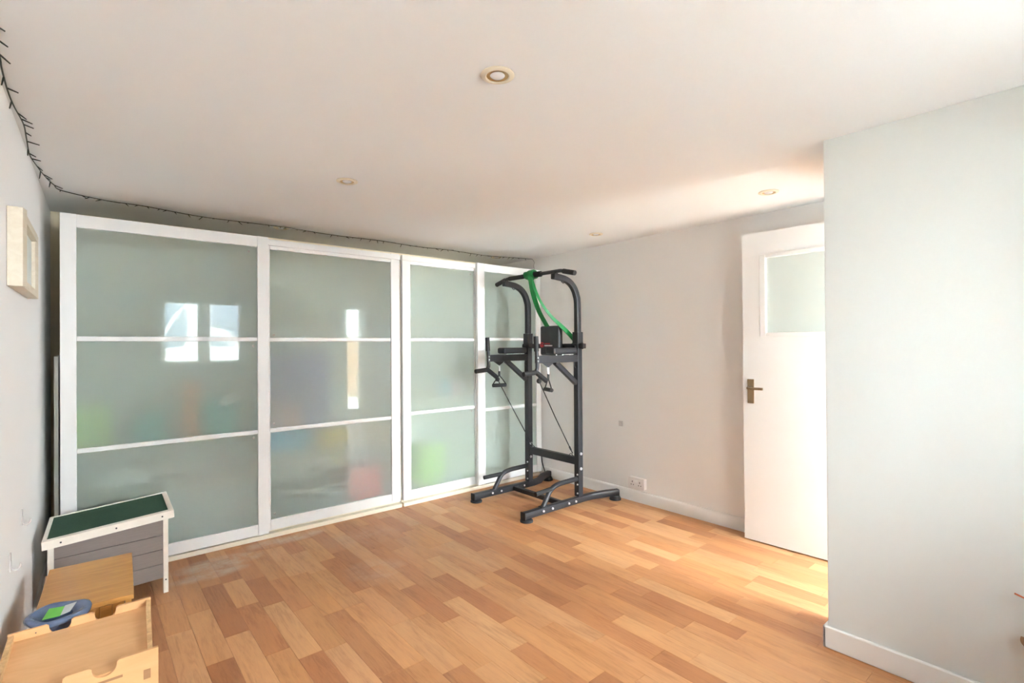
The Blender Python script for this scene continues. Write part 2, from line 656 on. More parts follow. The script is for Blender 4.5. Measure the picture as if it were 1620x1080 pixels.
PW = 0.1003
XE = 0.275
pal = [srgb(201, 149, 103), srgb(197, 143, 96), srgb(193, 138, 92), srgb(187, 131, 88), srgb(180, 124, 82), srgb(204, 154, 109), srgb(195, 142, 98), srgb(172, 116, 76), srgb(200, 150, 107), srgb(191, 134, 87)]
known = {  # measured plank ends per strip: strip index -> list of y
    0: [2.749], 1: [2.902, 2.388], 2: [3.17, 2.567], 3: [3.16, 2.816, 2.305], 4: [2.745, 2.192], 5: [2.60], 7: [2.463, 1.848], 8: [2.17, 1.72],
    9: [2.66], 10: [2.037], 11: [2.70, 2.196, 1.664], 12: [2.459, 1.856], 13: [2.2], 14: [1.476], 15: [2.3, 1.781], 16: [2.05, 1.529, 1.132], 17: [1.849], 18: [1.7]}
tone = {(2, 2.87): 7, (3, 2.43): 4, (4, 3.0): 7, (1, 2.2): 7, (1, 2.64): 0, (3, 2.95): 0, (10, 2.3): 7, (12, 2.15): 7, (11, 1.9): 5, (15, 1.5): 4, (9, 2.9): 4, (4, 1.95): 7, (16, 1.3): 0, (7, 2.1): 1, (11, 2.9): 3, (13, 2.5): 5, (17, 2.1): 7}
plank_meshes = {}


def plank_mesh(L):
    key = round(L, 3)
    if key not in plank_meshes:
        t = bmesh.new()
        w, z0, z1, c = PW - 0.0007, -0.004, 0.0, 0.0005
        L2 = key - 0.0007
        bot = [t.verts.new(p) for p in ((0, 0, z0), (w, 0, z0), (w, L2, z0), (0, L2, z0))]
        mid = [t.verts.new(p) for p in ((0, 0, z1 - c), (w, 0, z1 - c), (w, L2, z1 - c), (0, L2, z1 - c))]
        top = [t.verts.new(p) for p in ((c, c, z1), (w - c, c, z1), (w - c, L2 - c, z1), (c, L2 - c, z1))]
        for A, C in ((bot, mid), (mid, top)):
            for i in range(4):
                t.faces.new((A[i], A[(i + 1) % 4], C[(i + 1) % 4], C[i]))
        t.faces.new(top)
        me = bpy.data.meshes.new('plank')
        t.to_mesh(me)
        t.free()
        me.materials.append(FLOORM)
        plank_meshes[key] = me
    return plank_meshes[key]


def in_view(x, y):
    d = Vector((x, y, 0)) - Vector((0, 0, 1.3))
    z = d.dot(F_)
    if z < 0.3:
        return False
    u = 810 + 803 * d.dot(R_) / z
    v = 540 - 803 * d.dot(U_) / z
    return -60 < u < 1420 and v < 1170


hidden = bmesh.new()
n_pl = 0
k0 = int(math.floor((-0.45 - XE) / PW))
k1 = int(math.ceil((XHALL - XE) / PW))
for k in range(k0, k1):
    x = XE + k * PW
    cuts = sorted(known.get(k, []))
    ys = []
    if not cuts:
        cuts = [2.0 + random.uniform(-0.3, 0.3)]
    lo = cuts[0]
    down = []
    while lo > YHALL:
        lo -= random.choice((0.36, 0.42, 0.5, 0.54, 0.6))
        down.append(lo)
    ys = down[::-1] + cuts[:1]
    for a, b in zip(cuts, cuts[1:]):
        n_mid = max(1, round((b - a) / 0.55))
        ys += [a + (b - a) * (j + 1) / n_mid for j in range(n_mid)]
    hi = ys[-1]
    while hi < YB:
        hi += random.choice((0.36, 0.42, 0.5, 0.54, 0.6))
        ys.append(hi)
    last = -1
    for a, b in zip(ys, ys[1:]):
        a = max(a, YHALL - 0.2)
        b = min(b, YB + 0.1)
        if b - a < 0.02:
            continue
        t = random.randrange(len(pal))
        while t == last:
            t = random.randrange(len(pal))
        for (kk, yy), tt in tone.items():
            if kk == k and a < yy < b:
                t = tt
        last = t
        vis = x < XR and x > -0.35 and a < 3.76 and any(in_view(x + dx, yy) for dx in (0, PW) for yy in (a, (a + b) / 2, b))
        if vis and n_pl < 298:
            o = bpy.data.objects.new('plank', plank_mesh(b - a))
            COL.objects.link(o)
            o.parent = slab
            o.location = (x, a, 0)
            j = random.uniform(0.95, 1.05)
            o.color = tuple(c * j for c in pal[t][:3]) + (1,)
            n_pl += 1
        else:
            me = plank_mesh(b - a).copy()
            me.transform(Matrix.Translation((x, a, 0)))
            hidden.from_mesh(me)
            bpy.data.meshes.remove(me)
hme = bpy.data.meshes.new('plank_field')
hidden.to_mesh(hme)
hidden.free()
hme.materials.append(FLOORM)
ho = bpy.data.objects.new('plank_field', hme)
COL.objects.link(ho)
ho.parent = slab
ho.color = pal[2]
ho['kind'] = 'stuff'

# ceiling
struct(B(-0.45, XHALL + 0.15, YHALL - 0.3, YB + 0.15, ZC, ZC + 0.12).build('ceiling', CE), 'white plastered ceiling with recessed downlights', 'ceiling')
# walls
lw = MB().hexa([(xl(YB) - 0.15, YB + 0.02, 0), (xl(YREAR) - 0.15, YREAR - 0.02, 0), (xl(YREAR), YREAR - 0.02, 0), (xl(YB), YB + 0.02, 0),
                (xl(YB) - 0.15, YB + 0.02, ZC), (xl(YREAR) - 0.15, YREAR - 0.02, ZC), (xl(YREAR), YREAR - 0.02, ZC), (xl(YB), YB + 0.02, ZC)]).build('wall_left', LIFTW)
struct(lw, 'white painted wall on the left with a framed picture', 'wall')
struct(B(-0.4, XR + 0.15, YB, YB + 0.12, 0, ZC).build('wall_back', WARMW), 'shadowed wall strip above and behind the wardrobes', 'wall')
struct(B(XR, XR + 0.12, 0.68, YB, 0, ZC).build('wall_right', W), 'white wall behind the exercise tower and open door', 'wall')
# wall behind the camera, with the window opening
x0, x1, z0, z1 = WIN
rw = MB()
rw.box(-0.45, x0, YREAR - 0.28, YREAR, 0, ZC).box(x1, XP, YREAR - 0.28, YREAR, 0, ZC).box(x0, x1, YREAR - 0.28, YREAR, 0, z0).box(x0, x1, YREAR - 0.28, YREAR, z1, ZC)
struct(rw.build('wall_rear', W), 'wall with the garden window, seen reflected in the wardrobe glass', 'wall')
# partition that ends near the camera, and the doorway wall beside it
struct(B(XP, XP + 0.11, YHALL - 0.2, YP, 0, ZC, 0.004).build('wall_partition', PARTW), 'pale partition wall in the right foreground', 'wall')
DX0, DX1 = 2.70, 3.385
dw = MB().box(XP + 0.11, DX0 - 0.03, 0.69, YP, 0, ZC).box(DX1 + 0.03, XR + 0.12, 0.69, YP, 0, ZC).box(DX0 - 0.03, DX1 + 0.03, 0.69, YP, 2.04, ZC)
struct(dw.build('wall_doorway', W), 'narrow wall around the doorway to the hall', 'wall')
jm = MB().box(DX0 - 0.03, DX0, 0.685, YP + 0.005, 0, 2.04).box(DX1, DX1 + 0.03, 0.685, YP + 0.005, 0, 2.04).box(DX0, DX1, 0.685, YP + 0.005, 2.01, 2.04)
struct(jm.build('trim_1', GLOSSW), 'white door lining around the doorway to the hall', 'trim')
# hall beyond the doorway
x0, x1, z0, z1 = PAT
hw = MB().box(XP + 0.11, x0, YHALL - 0.2, YHALL, 0, ZC).box(x1, XHALL + 0.12, YHALL - 0.2, YHALL, 0, ZC).box(x0, x1, YHALL - 0.2, YHALL, z1, ZC)
struct(hw.build('wall_hall_rear', W), 'hall wall around the glazed garden door', 'wall')
HWY0, HWY1, HWZ0, HWZ1 = ADDWIN
struct(MB().box(XHALL, XHALL + 0.12, YHALL, HWY0, 0, ZC).box(XHALL, XHALL + 0.12, HWY1, 0.69, 0, ZC).box(XHALL, XHALL + 0.12, HWY0, HWY1, 0, HWZ0).box(XHALL, XHALL + 0.12, HWY0, HWY1, HWZ1, ZC).build('wall_hall_side', W), 'white side wall of the hall beyond the doorway', 'wall')
struct(B(XR + 0.12, XHALL + 0.12, 0.57, 0.69, 0, ZC).build('wall_hall_front', W), 'hall wall that returns from the doorway', 'wall')


def skirting(name, label, pts, h=0.092, t=0.016):
    """profile swept along a straight run; pts = (start, end, outward normal)"""
    (ax, ay), (bx, by), (nx, ny) = pts
    prof = [(0, 0), (t, 0), (t, h - 0.014), (t - 0.003, h - 0.006), (t - 0.008, h), (0, h)]
    m = MB()
    d = Vector((bx - ax, by - ay, 0))
    L = d.length
    d.normalize()
    m.prism(prof, L, lambda u, v, w: Vector((ax + nx * u + d.x * w, ay + ny * u + d.y * w, v)))
    return struct(m.build(name, SKIRT), label, 'baseboard')


skirting('baseboard_right', 'white baseboard along the wall behind the exercise tower', ((XR, YP), (XR, YB), (-1, 0)))
skirting('baseboard_left', 'white baseboard along the left wall', ((xl(YREAR), YREAR), (xl(YB), YB), (1, 0)))
skirting('baseboard_rear', 'white baseboard under the garden window', ((-0.25, YREAR), (XP, YREAR), (0, 1)))
pb = MB()
h, t = 0.092, 0.016
pb.box(XP - t, XP, YREAR, YP + t, 0, h, 0.006, 3).box(XP - t, XP + 0.11, YP, YP + t, 0, h, 0.006, 3)
struct(pb.build('baseboard_partition', SKIRT), 'white baseboard wrapping the end of the partition', 'baseboard')


# ------------------------------------------------------------------ window and garden door
x0, x1, z0, z1 = WIN
win = empty('window_1', ((x0 + x1) / 2, YREAR - 0.11, z0), 'white two-casement window, seen reflected in the wardrobe glass', 'window', kind='structure')
fr = MB()
yf0, yf1 = YREAR - 0.26, YREAR - 0.19
fr.box(x0, x0 + 0.05, yf0, yf1, z0, z1, 0.004).box(x1 - 0.05, x1, yf0, yf1, z0, z1, 0.004).box(x0 + 0.05, x1 - 0.05, yf0, yf1, z0, z0 + 0.05, 0.004).box(x0 + 0.05, x1 - 0.05, yf0, yf1, z1 - 0.05, z1, 0.004)
xm = (x0 + x1) / 2
fr.box(xm - 0.03, xm + 0.03, yf0, yf1, z0 + 0.05, z1 - 0.05, 0.004)
fr.build('frame', GLOSSW, win)
for a, b in ((x0 + 0.05, xm - 0.03), (xm + 0.03, x1 - 0.05)):
    s = MB()
    s.box(a, a + 0.045, yf0 + 0.01, yf1 + 0.012, z0 + 0.05, z1 - 0.05, 0.005).box(b - 0.045, b, yf0 + 0.01, yf1 + 0.012, z0 + 0.05, z1 - 0.05, 0.005)
    s.box(a + 0.045, b - 0.045, yf0 + 0.01, yf1 + 0.012, z0 + 0.05, z0 + 0.095, 0.005).box(a + 0.045, b - 0.045, yf0 + 0.01, yf1 + 0.012, z1 - 0.095, z1 - 0.05, 0.005)
    ca = s.build('casement', GLOSSW, win)
    B(a + 0.045, b - 0.045, yf0 + 0.03, yf0 + 0.036, z0 + 0.095, z1 - 0.095).build('pane', CLEAR, ca)
    B((a + b) / 2 - 0.06, (a + b) / 2 + 0.06, yf1 + 0.012, yf1 + 0.03, z0 + 0.063, z0 + 0.078, 0.004).build('stay', GLOSSW, ca)
MB().box(x0, x1, YREAR - 0.19, YREAR - 0.002, z0, z0 + 0.012, 0.003).box(x0 - 0.04, x1 + 0.04, YREAR, YREAR + 0.07, z0 - 0.018, z0 + 0.012, 0.005).build('window_sill', GLOSSW, win)
bl = empty('roller_blind', (xm, YREAR + 0.03, z1), 'rolled-up taupe blind above the garden window', 'blind')
MB().tube([(x0 - 0.05, YREAR + 0.045, z1 + 0.05), (x1 + 0.05, YREAR + 0.045, z1 + 0.05)], 0.035, 16).build('roll', BLIND, bl)
B(x0 - 0.03, x1 + 0.03, YREAR + 0.04, YREAR + 0.043, z1 - 0.075, z1 + 0.04).build('cloth', BLIND, bl)
B(x0 - 0.03, x1 + 0.03, YREAR + 0.032, YREAR + 0.051, z1 - 0.092, z1 - 0.075, 0.004).build('bottom_bar', GLOSSW, bl)
for sx in (x0 - 0.062, x1 + 0.052):
    B(sx, sx + 0.01, YREAR, YREAR + 0.085, z1 + 0.01, z1 + 0.09).build('bracket', GLOSSW, bl)
tag(MB().lathe([(0.0, 0), (0.035, 0), (0.045, 0.03), (0.04, 0.075), (0.03, 0.085), (0.0, 0.088)], 18, (0.95, YREAR - 0.08, z0 + 0.012)).build('plant_pot', C_ORNG), 'small terracotta pot on the window sill', 'pot')

x0, x1, z0, z1 = PAT
pat = empty('door_2', ((x0 + x1) / 2, YHALL - 0.1, 0), 'white glazed garden door at the end of the hall', 'door', kind='structure')
f = MB()
ya, yb = YHALL - 0.17, YHALL - 0.09
f.box(x0, x0 + 0.06, ya, yb, 0.0, z1, 0.004).box(x1 - 0.06, x1, ya, yb, 0.0, z1, 0.004).box(x0 + 0.06, x1 - 0.06, ya, yb, z1 - 0.06, z1, 0.004).box(x0 + 0.06, x1 - 0.06, ya, yb, 0.0, 0.03)
f.build('frame', GLOSSW, pat)
lf = MB()
a, b = x0 + 0.06, x1 - 0.06
lf.box(a, a + 0.09, ya + 0.01, yb + 0.01, 0.03, z1 - 0.06, 0.005).box(b - 0.09, b, ya + 0.01, yb + 0.01, 0.03, z1 - 0.06, 0.005).box(a + 0.09, b - 0.09, ya + 0.01, yb + 0.01, 0.03, 0.17, 0.005).box(a + 0.09, b - 0.09, ya + 0.01, yb + 0.01, z1 - 0.15, z1 - 0.06, 0.005)
l = lf.build('leaf', GLOSSW, pat)
B(a + 0.09, b - 0.09, ya + 0.03, ya + 0.036, 0.17, z1 - 0.15).build('pane', CLEAR, l)
MB().tube([(a + 0.045, yb + 0.01, 1.0), (a + 0.045, yb + 0.05, 1.0), (a + 0.16, yb + 0.05, 1.0)], 0.009).build('handle', CHROME, l)
y0, y1, z0, z1 = ADDWIN
hwn = empty('added_window', (XHALL + 0.06, (y0 + y1) / 2, z0), 'added white hall window for extra light, out of sight beyond the doorway', 'window', kind='structure')
ym = (y0 + y1) / 2
xa_, xb_ = XHALL + 0.04, XHALL + 0.10
MB().box(xa_, xb_, y0, y0 + 0.05, z0, z1, 0.004).box(xa_, xb_, y1 - 0.05, y1, z0, z1, 0.004).box(xa_, xb_, ym - 0.03, ym + 0.03, z0 + 0.05, z1 - 0.05, 0.004).box(xa_, xb_, y0 + 0.05, y1 - 0.05, z0, z0 + 0.05, 0.004).box(xa_, xb_, y0 + 0.05, y1 - 0.05, z1 - 0.05, z1, 0.004).build('frame', GLOSSW, hwn)
for a, b in ((y0 + 0.05, ym - 0.03), (ym + 0.03, y1 - 0.05)):
    B(XHALL + 0.067, XHALL + 0.073, a, b, z0 + 0.05, z1 - 0.05).build('pane', CLEAR, hwn)
cu = MB()
pts, sd = [], []
for i in range(60):
    q = i / 59
    pts.append((x1 + 0.02 + 0.42 * q, YHALL + 0.06 + 0.022 * math.sin(q * 40), 1.04))
    sd.append((0, 0, 1))
cu.ribbon(pts, sd, 2.0, 0.003)
tag(cu.build('sheer_curtain', SHEER, angle=180), 'gathered white curtain beside the glazed garden door', 'curtain')

# ------------------------------------------------------------------ outdoors, seen only in the reflections
struct(MB().box(-9, 14, -14, YHALL - 0.3, -0.12, -0.05).box(XHALL + 0.15, 14, YHALL - 0.3, 5, -0.12, -0.05).build('ground', PAVE), 'paved garden outside the window', 'ground')
hs = empty('house', (0.6, -6.5, 0), 'white rendered house across the garden', 'house')
B(-4.5, 3.2, -7.2, -6.5, -0.05, 4.2).build('wall', RENDER, hs)
for wx in (-0.6, 1.05, 2.2):
    wo = B(wx, wx + 0.85, -6.52, -6.47, 1.2, 2.35).build('window', GLOSSW, hs)
    B(wx + 0.08, wx + 0.77, -6.47, -6.455, 1.28, 2.27).build('pane', DGLASS, wo)
sw = MB()
for r in range(5):
    xx = -3.0 + 0.17 * (r % 2)
    while xx < 4.6:
        w_ = random.uniform(0.22, 0.42)
        sw.box(xx, xx + w_ - 0.012, -4.6 - random.uniform(0, 0.02), -4.35 + random.uniform(0, 0.02), -0.05 + r * 0.19, -0.05 + r * 0.19 + 0.18, 0.012, 1)
        xx += w_
tag(sw.build('stone_wall', STONE), 'low pale stone garden wall outside the window', 'wall')
fe = empty('garden_fence', (6.2, -5.5, 0), 'brown board fence beyond the garden door', 'fence')
for i in range(24):
    B(4.75 + i * 0.155, 4.75 + i * 0.155 + 0.148, -5.5, -5.48, -0.05, 1.55 + 0.01 * math.sin(i * 3)).build('board', FENCE, fe)
B(4.7, 8.5, -5.48, -5.44, 1.2, 1.28).build('rail', FENCE, fe)
# hanging egg chair
ec = empty('egg_chair', (1.75, -3.1, -0.05), 'white wire egg chair in the garden', 'chair')
cx, cy, cz = 1.75, -3.1, 1.05
for i in range(9):
    a = -1.25 + 2.5 * i / 8
    arc = []
    for j in range(17):
        tt = -0.15 + (PI + 0.3) * j / 16
        arc.append((cx + 0.46 * math.cos(tt) * math.cos(a * 0.35), cy - 0.42 * math.sin(a) * math.sin(tt) ** 0.5 if math.sin(tt) > 0 else cy, cz + 0.58 * math.sin(tt) * math.cos(a * 0.55) - 0.0))
    MB().tube(arc, 0.009, 6).build('rib', RATTAN, ec)
MB().lathe([(0.0, -0.42), (0.2, -0.40), (0.36, -0.25), (0.45, 0.0), (0.42, 0.0), (0.33, -0.22), (0.18, -0.36), (0.0, -0.38)], 24, (cx, cy, cz)).build('seat', RATTAN, ec)
MB().tube([(cx - 0.9, cy, -0.05), (cx - 0.8, cy, 1.2), (cx - 0.45, cy, 1.95), (cx, cy, 2.1)], 0.025, 10, smooth=8).build('stand', RATTAN, ec)
MB().tube([(cx, cy, 1.6), (cx, cy, 2.1)], 0.008, 6).build('chain', RATTAN, ec)
MB().lathe([(0.0, 0), (0.5, 0), (0.5, 0.04), (0.0, 0.05)], 24, (cx - 0.45, cy, -0.05)).build('base', RATTAN, ec)
cu = MB()
pts, sd = [], []
for i in range(40):
    q = i / 39
    pts.append((0.28 + 0.45 * q, -2.3 + 0.04 * math.sin(q * 26), 1.1))
    sd.append((0.12, 0, 1))
cu.ribbon(pts, sd, 2.3, 0.004)
tag(cu.build('gazebo_drape', C_WHITE, angle=180), 'white cloth drape hanging in the garden', 'drape')


# ------------------------------------------------------------------ wardrobes with sliding frosted doors
YF, YBK = 3.667, 3.712      # faces of the front and the rear door track
YC = 3.752                  # carcass front
ZT, ZPT, ZPB, ZBOT = 2.0316, 1.960, 0.115, 0.043


def wardrobe(name, label, xa, xb, shelves_l, shelves_r):
    w = empty(name, ((xa + xb) / 2, YC, 0), label, 'wardrobe', 'white wardrobes along the far wall')
    xm = (xa + xb) / 2
    for x in (xa, xb - 0.018):
        B(x, x + 0.018, YC, YB - 0.012, 0.0, 2.0).build('side_panel', CARC, w)
    B(xm - 0.018, xm + 0.018, YC, YB - 0.02, 0.06, 1.98).build('divider', CARC, w)
    B(xa + 0.018, xb - 0.018, YC, YB - 0.012, 1.98, 2.0).build('top_panel', WARMB, w)
    B(xa + 0.018, xb - 0.018, YC, YB - 0.012, 0.06, 0.08).build('bottom_panel', CARC, w)
    B(xa + 0.018, xb - 0.018, YB - 0.02, YB - 0.012, 0.08, 1.98).build('back_panel', CARC, w)
    B(xa, xb, YC - 0.012, YC, 0.0, 0.055).build('plinth', TRACK, w)
    B(xa, xb, YF + 0.022, YC - 0.012, 0.0, 0.03, 0.003).build('bottom_track', TRACK, w)
    B(xa, xb, YF + 0.032, YC, 1.985, 2.02, 0.003).build('top_track', ALU, w)
    for z in shelves_l:
        B(xa + 0.018, xm - 0.018, YC + 0.05, YB - 0.03, z - 0.018, z).build('shelf', SHELF, w)
    for z in shelves_r:
        B(xm + 0.018, xb - 0.018, YC + 0.05, YB - 0.03, z - 0.018, z).build('shelf', SHELF, w)
    return w


def door(w, xa, xb, pa, pb, yf, zb1, zb2, caps):
    th = 0.03
    m = MB()
    m.box(xa, pa, yf, yf + th, ZBOT, ZT, 0.002).box(pb, xb, yf, yf + th, ZBOT, ZT, 0.002)
    m.box(pa + 0.0008, pb - 0.0008, yf + 0.0012, yf + th - 0.001, ZPT, ZT - 0.002, 0.0015).box(pa + 0.0008, pb - 0.0008, yf + 0.0012, yf + th - 0.001, ZBOT + 0.002, ZPB, 0.0015)
    d = m.build('door', ALU, w)
    zs = [ZPB, zb2, zb1, ZPT]
    for z in (zb1, zb2):
        B(pa, pb, yf + 0.004, yf + th - 0.003, z - 0.0135, z + 0.0135, 0.003).build('glazing_bar', ALU, d)
    for i in range(3):
        lo = zs[i] + (0.0135 if i else 0)
        hi = zs[i + 1] - (0.0135 if i < 2 else 0)
        B(pa, pb, yf + 0.012, yf + 0.016, lo, hi).build('pane', FROST, d)
    for (cx, cz) in caps:
        MB().lathe([(0.0, -0.004), (0.007, -0.004), (0.008, 0.0)], 12, (cx, yf + 0.0115, cz), 'Y').build('bumper', SOCK, d)
    return d


wl = wardrobe('sliding_wardrobe', 'wide white sliding-door wardrobe beside the left wall', -0.095, 1.945, (1.435, 0.70, 0.42), (1.55, 0.545))
wr = wardrobe('sliding_wardrobe', 'narrower white sliding-door wardrobe in the far right corner', 1.962, 3.458, (0.838, 1.5), (0.72, 1.48))
door(wl, -0.102, 0.9457, -0.034, 0.880, YF, 1.346, 0.729, ((0.83, 1.925), (0.855, 1.30), (0.855, 0.69)))
door(wl, 0.900, 1.944, 0.9685, 1.869, YBK, 1.343, 0.722, ((0.995, 1.375), (0.995, 0.765), (0.995, 0.15)))
door(wr, 1.9695, 2.755, 2.0417, 2.685, YBK, 1.343, 0.738, ((2.65, 1.93), (2.655, 0.705)))
door(wr, 2.688, 3.462, 2.768, 3.400, YF, 1.346, 0.707, ((3.37, 0.68),))
# side fillers between left wall and wardrobe: a board leaning in the gap
tag(B(-0.131, -0.113, 3.80, 4.28, 0.0, 1.25, 0.002).build('spare_board', CARC), 'loose white board standing in the gap beside the left wall', 'board')

# things behind the glass
IY = YC + 0.075


def inside(o, label, cat):
    return tag(o, label, cat, 'things behind the wardrobe glass')


m = MB().hexa([(-0.06, IY, 0.702), (0.115, IY, 0.702), (0.115, IY + 0.25, 0.702), (-0.06, IY + 0.25, 0.702),
               (-0.07, IY - 0.01, 0.955), (0.125, IY - 0.01, 0.955), (0.125, IY + 0.26, 0.955), (-0.07, IY + 0.26, 0.955)], 0.012)
tb = m.build('toy_tub', C_LIME)
inside(tb, 'lime green tub behind the leftmost frosted pane', 'tub')
m = MB().hexa([(0.20, IY, 0.702), (0.40, IY, 0.702), (0.40, IY + 0.22, 0.702), (0.20, IY + 0.22, 0.702),
               (0.24, IY, 0.87), (0.38, IY, 0.90), (0.38, IY + 0.2, 0.90), (0.24, IY + 0.2, 0.87)], 0.03)
inside(m.build('cloth_bag', C_TEAL), 'dark teal bag on the shelf right of the lime tub', 'bag')
inside(B(0.475, 0.565, IY - 0.01, IY + 0.012, 0.702, 1.08, 0.004).build('board', C_ORNG), 'upright orange board behind the frosted glass', 'board')
m = MB().hexa([(0.585, IY, 0.702), (0.80, IY, 0.702), (0.80, IY + 0.2, 0.702), (0.585, IY + 0.2, 0.702),
               (0.60, IY + 0.02, 0.93), (0.80, IY, 1.0), (0.79, IY + 0.16, 1.0), (0.62, IY + 0.16, 0.93)], 0.03)
cb = m.build('carrier_bag', C_TEAL)
inside(cb, 'teal and white carrier bag right of the orange board', 'bag')
m = MB().hexa([(0.70, IY - 0.012, 0.90), (0.80, IY - 0.012, 0.93), (0.80, IY, 0.93), (0.70, IY, 0.90),
               (0.68, IY - 0.012, 0.95), (0.79, IY - 0.012, 1.01), (0.79, IY, 1.01), (0.68, IY, 0.95)], 0.004)
m.build('flap', C_WHITE, cb)
inside(MB().lathe([(0.0, 0), (0.11, 0.0), (0.16, 0.05), (0.15, 0.12), (0.08, 0.16), (0.0, 0.165)], 20, (0.18, IY + 0.16, 0.42)).build('cushion', C_WHITE), 'pale cushion low behind the leftmost frosted pane', 'cushion')
inside(B(-0.06, 0.42, IY + 0.02, IY + 0.4, 0.08, 0.34, 0.02).build('storage_box', C_GREY), 'dark storage box at the bottom left of the wardrobe', 'box')
inside(MB().lathe([(0.0, 0), (0.09, 0.0), (0.12, 0.06), (0.11, 0.14), (0.05, 0.19), (0.0, 0.2)], 20, (1.12, IY + 0.1, 0.70)).build('soft_toy', C_PINK), 'pinkish soft bundle behind the second frosted door', 'bundle')
inside(B(0.99, 1.26, IY + 0.01, IY + 0.3, 0.545, 0.70, 0.01).build('box', C_BLUE), 'dull blue box under the pinkish bundle', 'box')
inside(B(1.0, 1.55, IY + 0.34, IY + 0.37, 0.5455, 1.25, 0.01).build('folded_blanket', C_VIO), 'dark violet blanket folded upright behind the second door', 'blanket')
st = MB()
st.tube([(1.33, IY - 0.004, 0.655), (1.53, IY - 0.004, 0.65), (1.54, IY - 0.004, 0.58), (1.45, IY - 0.008, 0.56)], 0.012, 8, smooth=6)
st.tube([(1.40, IY - 0.004, 0.655), (1.42, IY - 0.03, 0.5), (1.45, IY - 0.04, 0.42), (1.49, IY - 0.03, 0.47), (1.46, IY - 0.03, 0.56)], 0.012, 8, smooth=6)
st.box(1.33, 1.54, IY, IY + 0.12, 0.5455, 0.64, 0.02)
inside(st.build('webbing_strap', C_YELL), 'yellow strap trailing over the shelf edge', 'strap')
inside(B(1.57, 1.85, IY, IY + 0.24, 0.0805, 0.34, 0.03).build('crate', C_RED), 'red plastic box at the bottom of the second door', 'box')
inside(MB().tube([(1.09, IY + 0.004, 0.25), (1.37, IY + 0.004, 0.215)], 0.014, 10).build('rod', C_WHITE), 'short white rod leaning behind the second door', 'rod')
inside(B(1.0, 1.5, IY + 0.05, IY + 0.4, 0.08, 0.235, 0.01).build('low_box', C_GREY), 'grey box under the short white rod', 'box')
bt = MB().lathe([(0.0, 0), (0.036, 0.0), (0.038, 0.1), (0.033, 0.13), (0.016, 0.15), (0.016, 0.18), (0.0, 0.18)], 18, (2.46, IY + 0.03, 0.838))
inside(bt.build('bottle', C_BLUE), 'blue bottle behind the third frosted door', 'bottle')
inside(B(2.52, 2.60, IY, IY + 0.12, 0.838, 0.98, 0.01).build('carton', C_PINK), 'dull pink carton beside the blue bottle', 'carton')
inside(B(2.24, 2.50, IY + 0.1, IY + 0.3, 0.0805, 0.40, 0.02).build('basket', C_LIME), 'pale green basket low behind the third door', 'basket')

# ------------------------------------------------------------------ open interior door on the right
H = Vector((3.369, 0.832, 0))
E2 = Vector((3.346, 1.592, 0))
dd = (E2 - H).normalized()
nn = Vector((-dd.y, dd.x, 0))       # towards the room (minus x)
if nn.x > 0:
    nn = -nn
ang = math.atan2(dd.y, dd.x)
door1 = empty('door_1', H, 'white open door with an obscured glass panel and brass lever', 'door', kind='structure')
door1.rotation_euler = (0, 0, ang)      # local x = along the leaf, local y = towards the room (left of dd)
DW, DH, DT = 0.7605, 2.014, 0.04


def dpart(m, name, mat, par=door1):
    me = m.build(name, mat)
    me.parent = par
    me.location = (0, 0, 0)
    return me


# leaf front face is local y = 0 .. back at -DT (away from the camera side)
gx0, gx1, gz0, gz1 = 0.125, 0.6115, 1.363, 1.843
fx = 0.037
lf = MB()
lf.box(0, gx0 - fx, -DT, 0, 0.008, DH).box(gx1 + fx, DW, -DT, 0, 0.008, DH)
lf.box(gx0 - fx, gx1 + fx, -DT, 0, 0.008, gz0 - 0.026, 0.0).box(gx0 - fx, gx1 + fx, -DT, 0, gz1 + 0.026, DH, 0.0)
leaf = dpart(lf, 'leaf', GLOSSW)
bead = MB()
for a in ((gx0 - fx, gx0, gz0 - 0.026, gz1 + 0.026), (gx1, gx1 + fx, gz0 - 0.026, gz1 + 0.026), (gx0, gx1, gz0 - 0.026, gz0), (gx0, gx1, gz1, gz1 + 0.026)):
    bead.box(a[0], a[1], -DT + 0.004, 0.006, a[2], a[3], 0.004, 2)
dpart(bead, 'glazing_bead', GLOSSW)
dpart(B(gx0, gx1, -0.022, -0.018, gz0, gz1), 'pane', DOORGL)
hx = DW - 0.05
pl = dpart(B(hx - 0.021, hx + 0.021, 0, 0.007, 0.902, 1.060, 0.002), 'handle_plate', BRASS)
lv = MB().tube([(hx, 0.0, 1.004), (hx, 0.05, 1.004), (hx - 0.02, 0.056, 1.003), (hx - 0.095, 0.054, 1.003)], 0.0085, 10)
lv.lathe([(0.0135, 0.0), (0.0135, 0.02), (0.0095, 0.03)], 14, (hx, 0.004, 1.004), 'Y')
le = lv.build('lever', BRASS)
le.parent = pl
for z in (0.25, 1.0, 1.8):
    dpart(MB().tube([(0.0, 0.004, z - 0.04), (0.0, 0.004, z + 0.04)], 0.006, 8), 'hinge', CHROME)

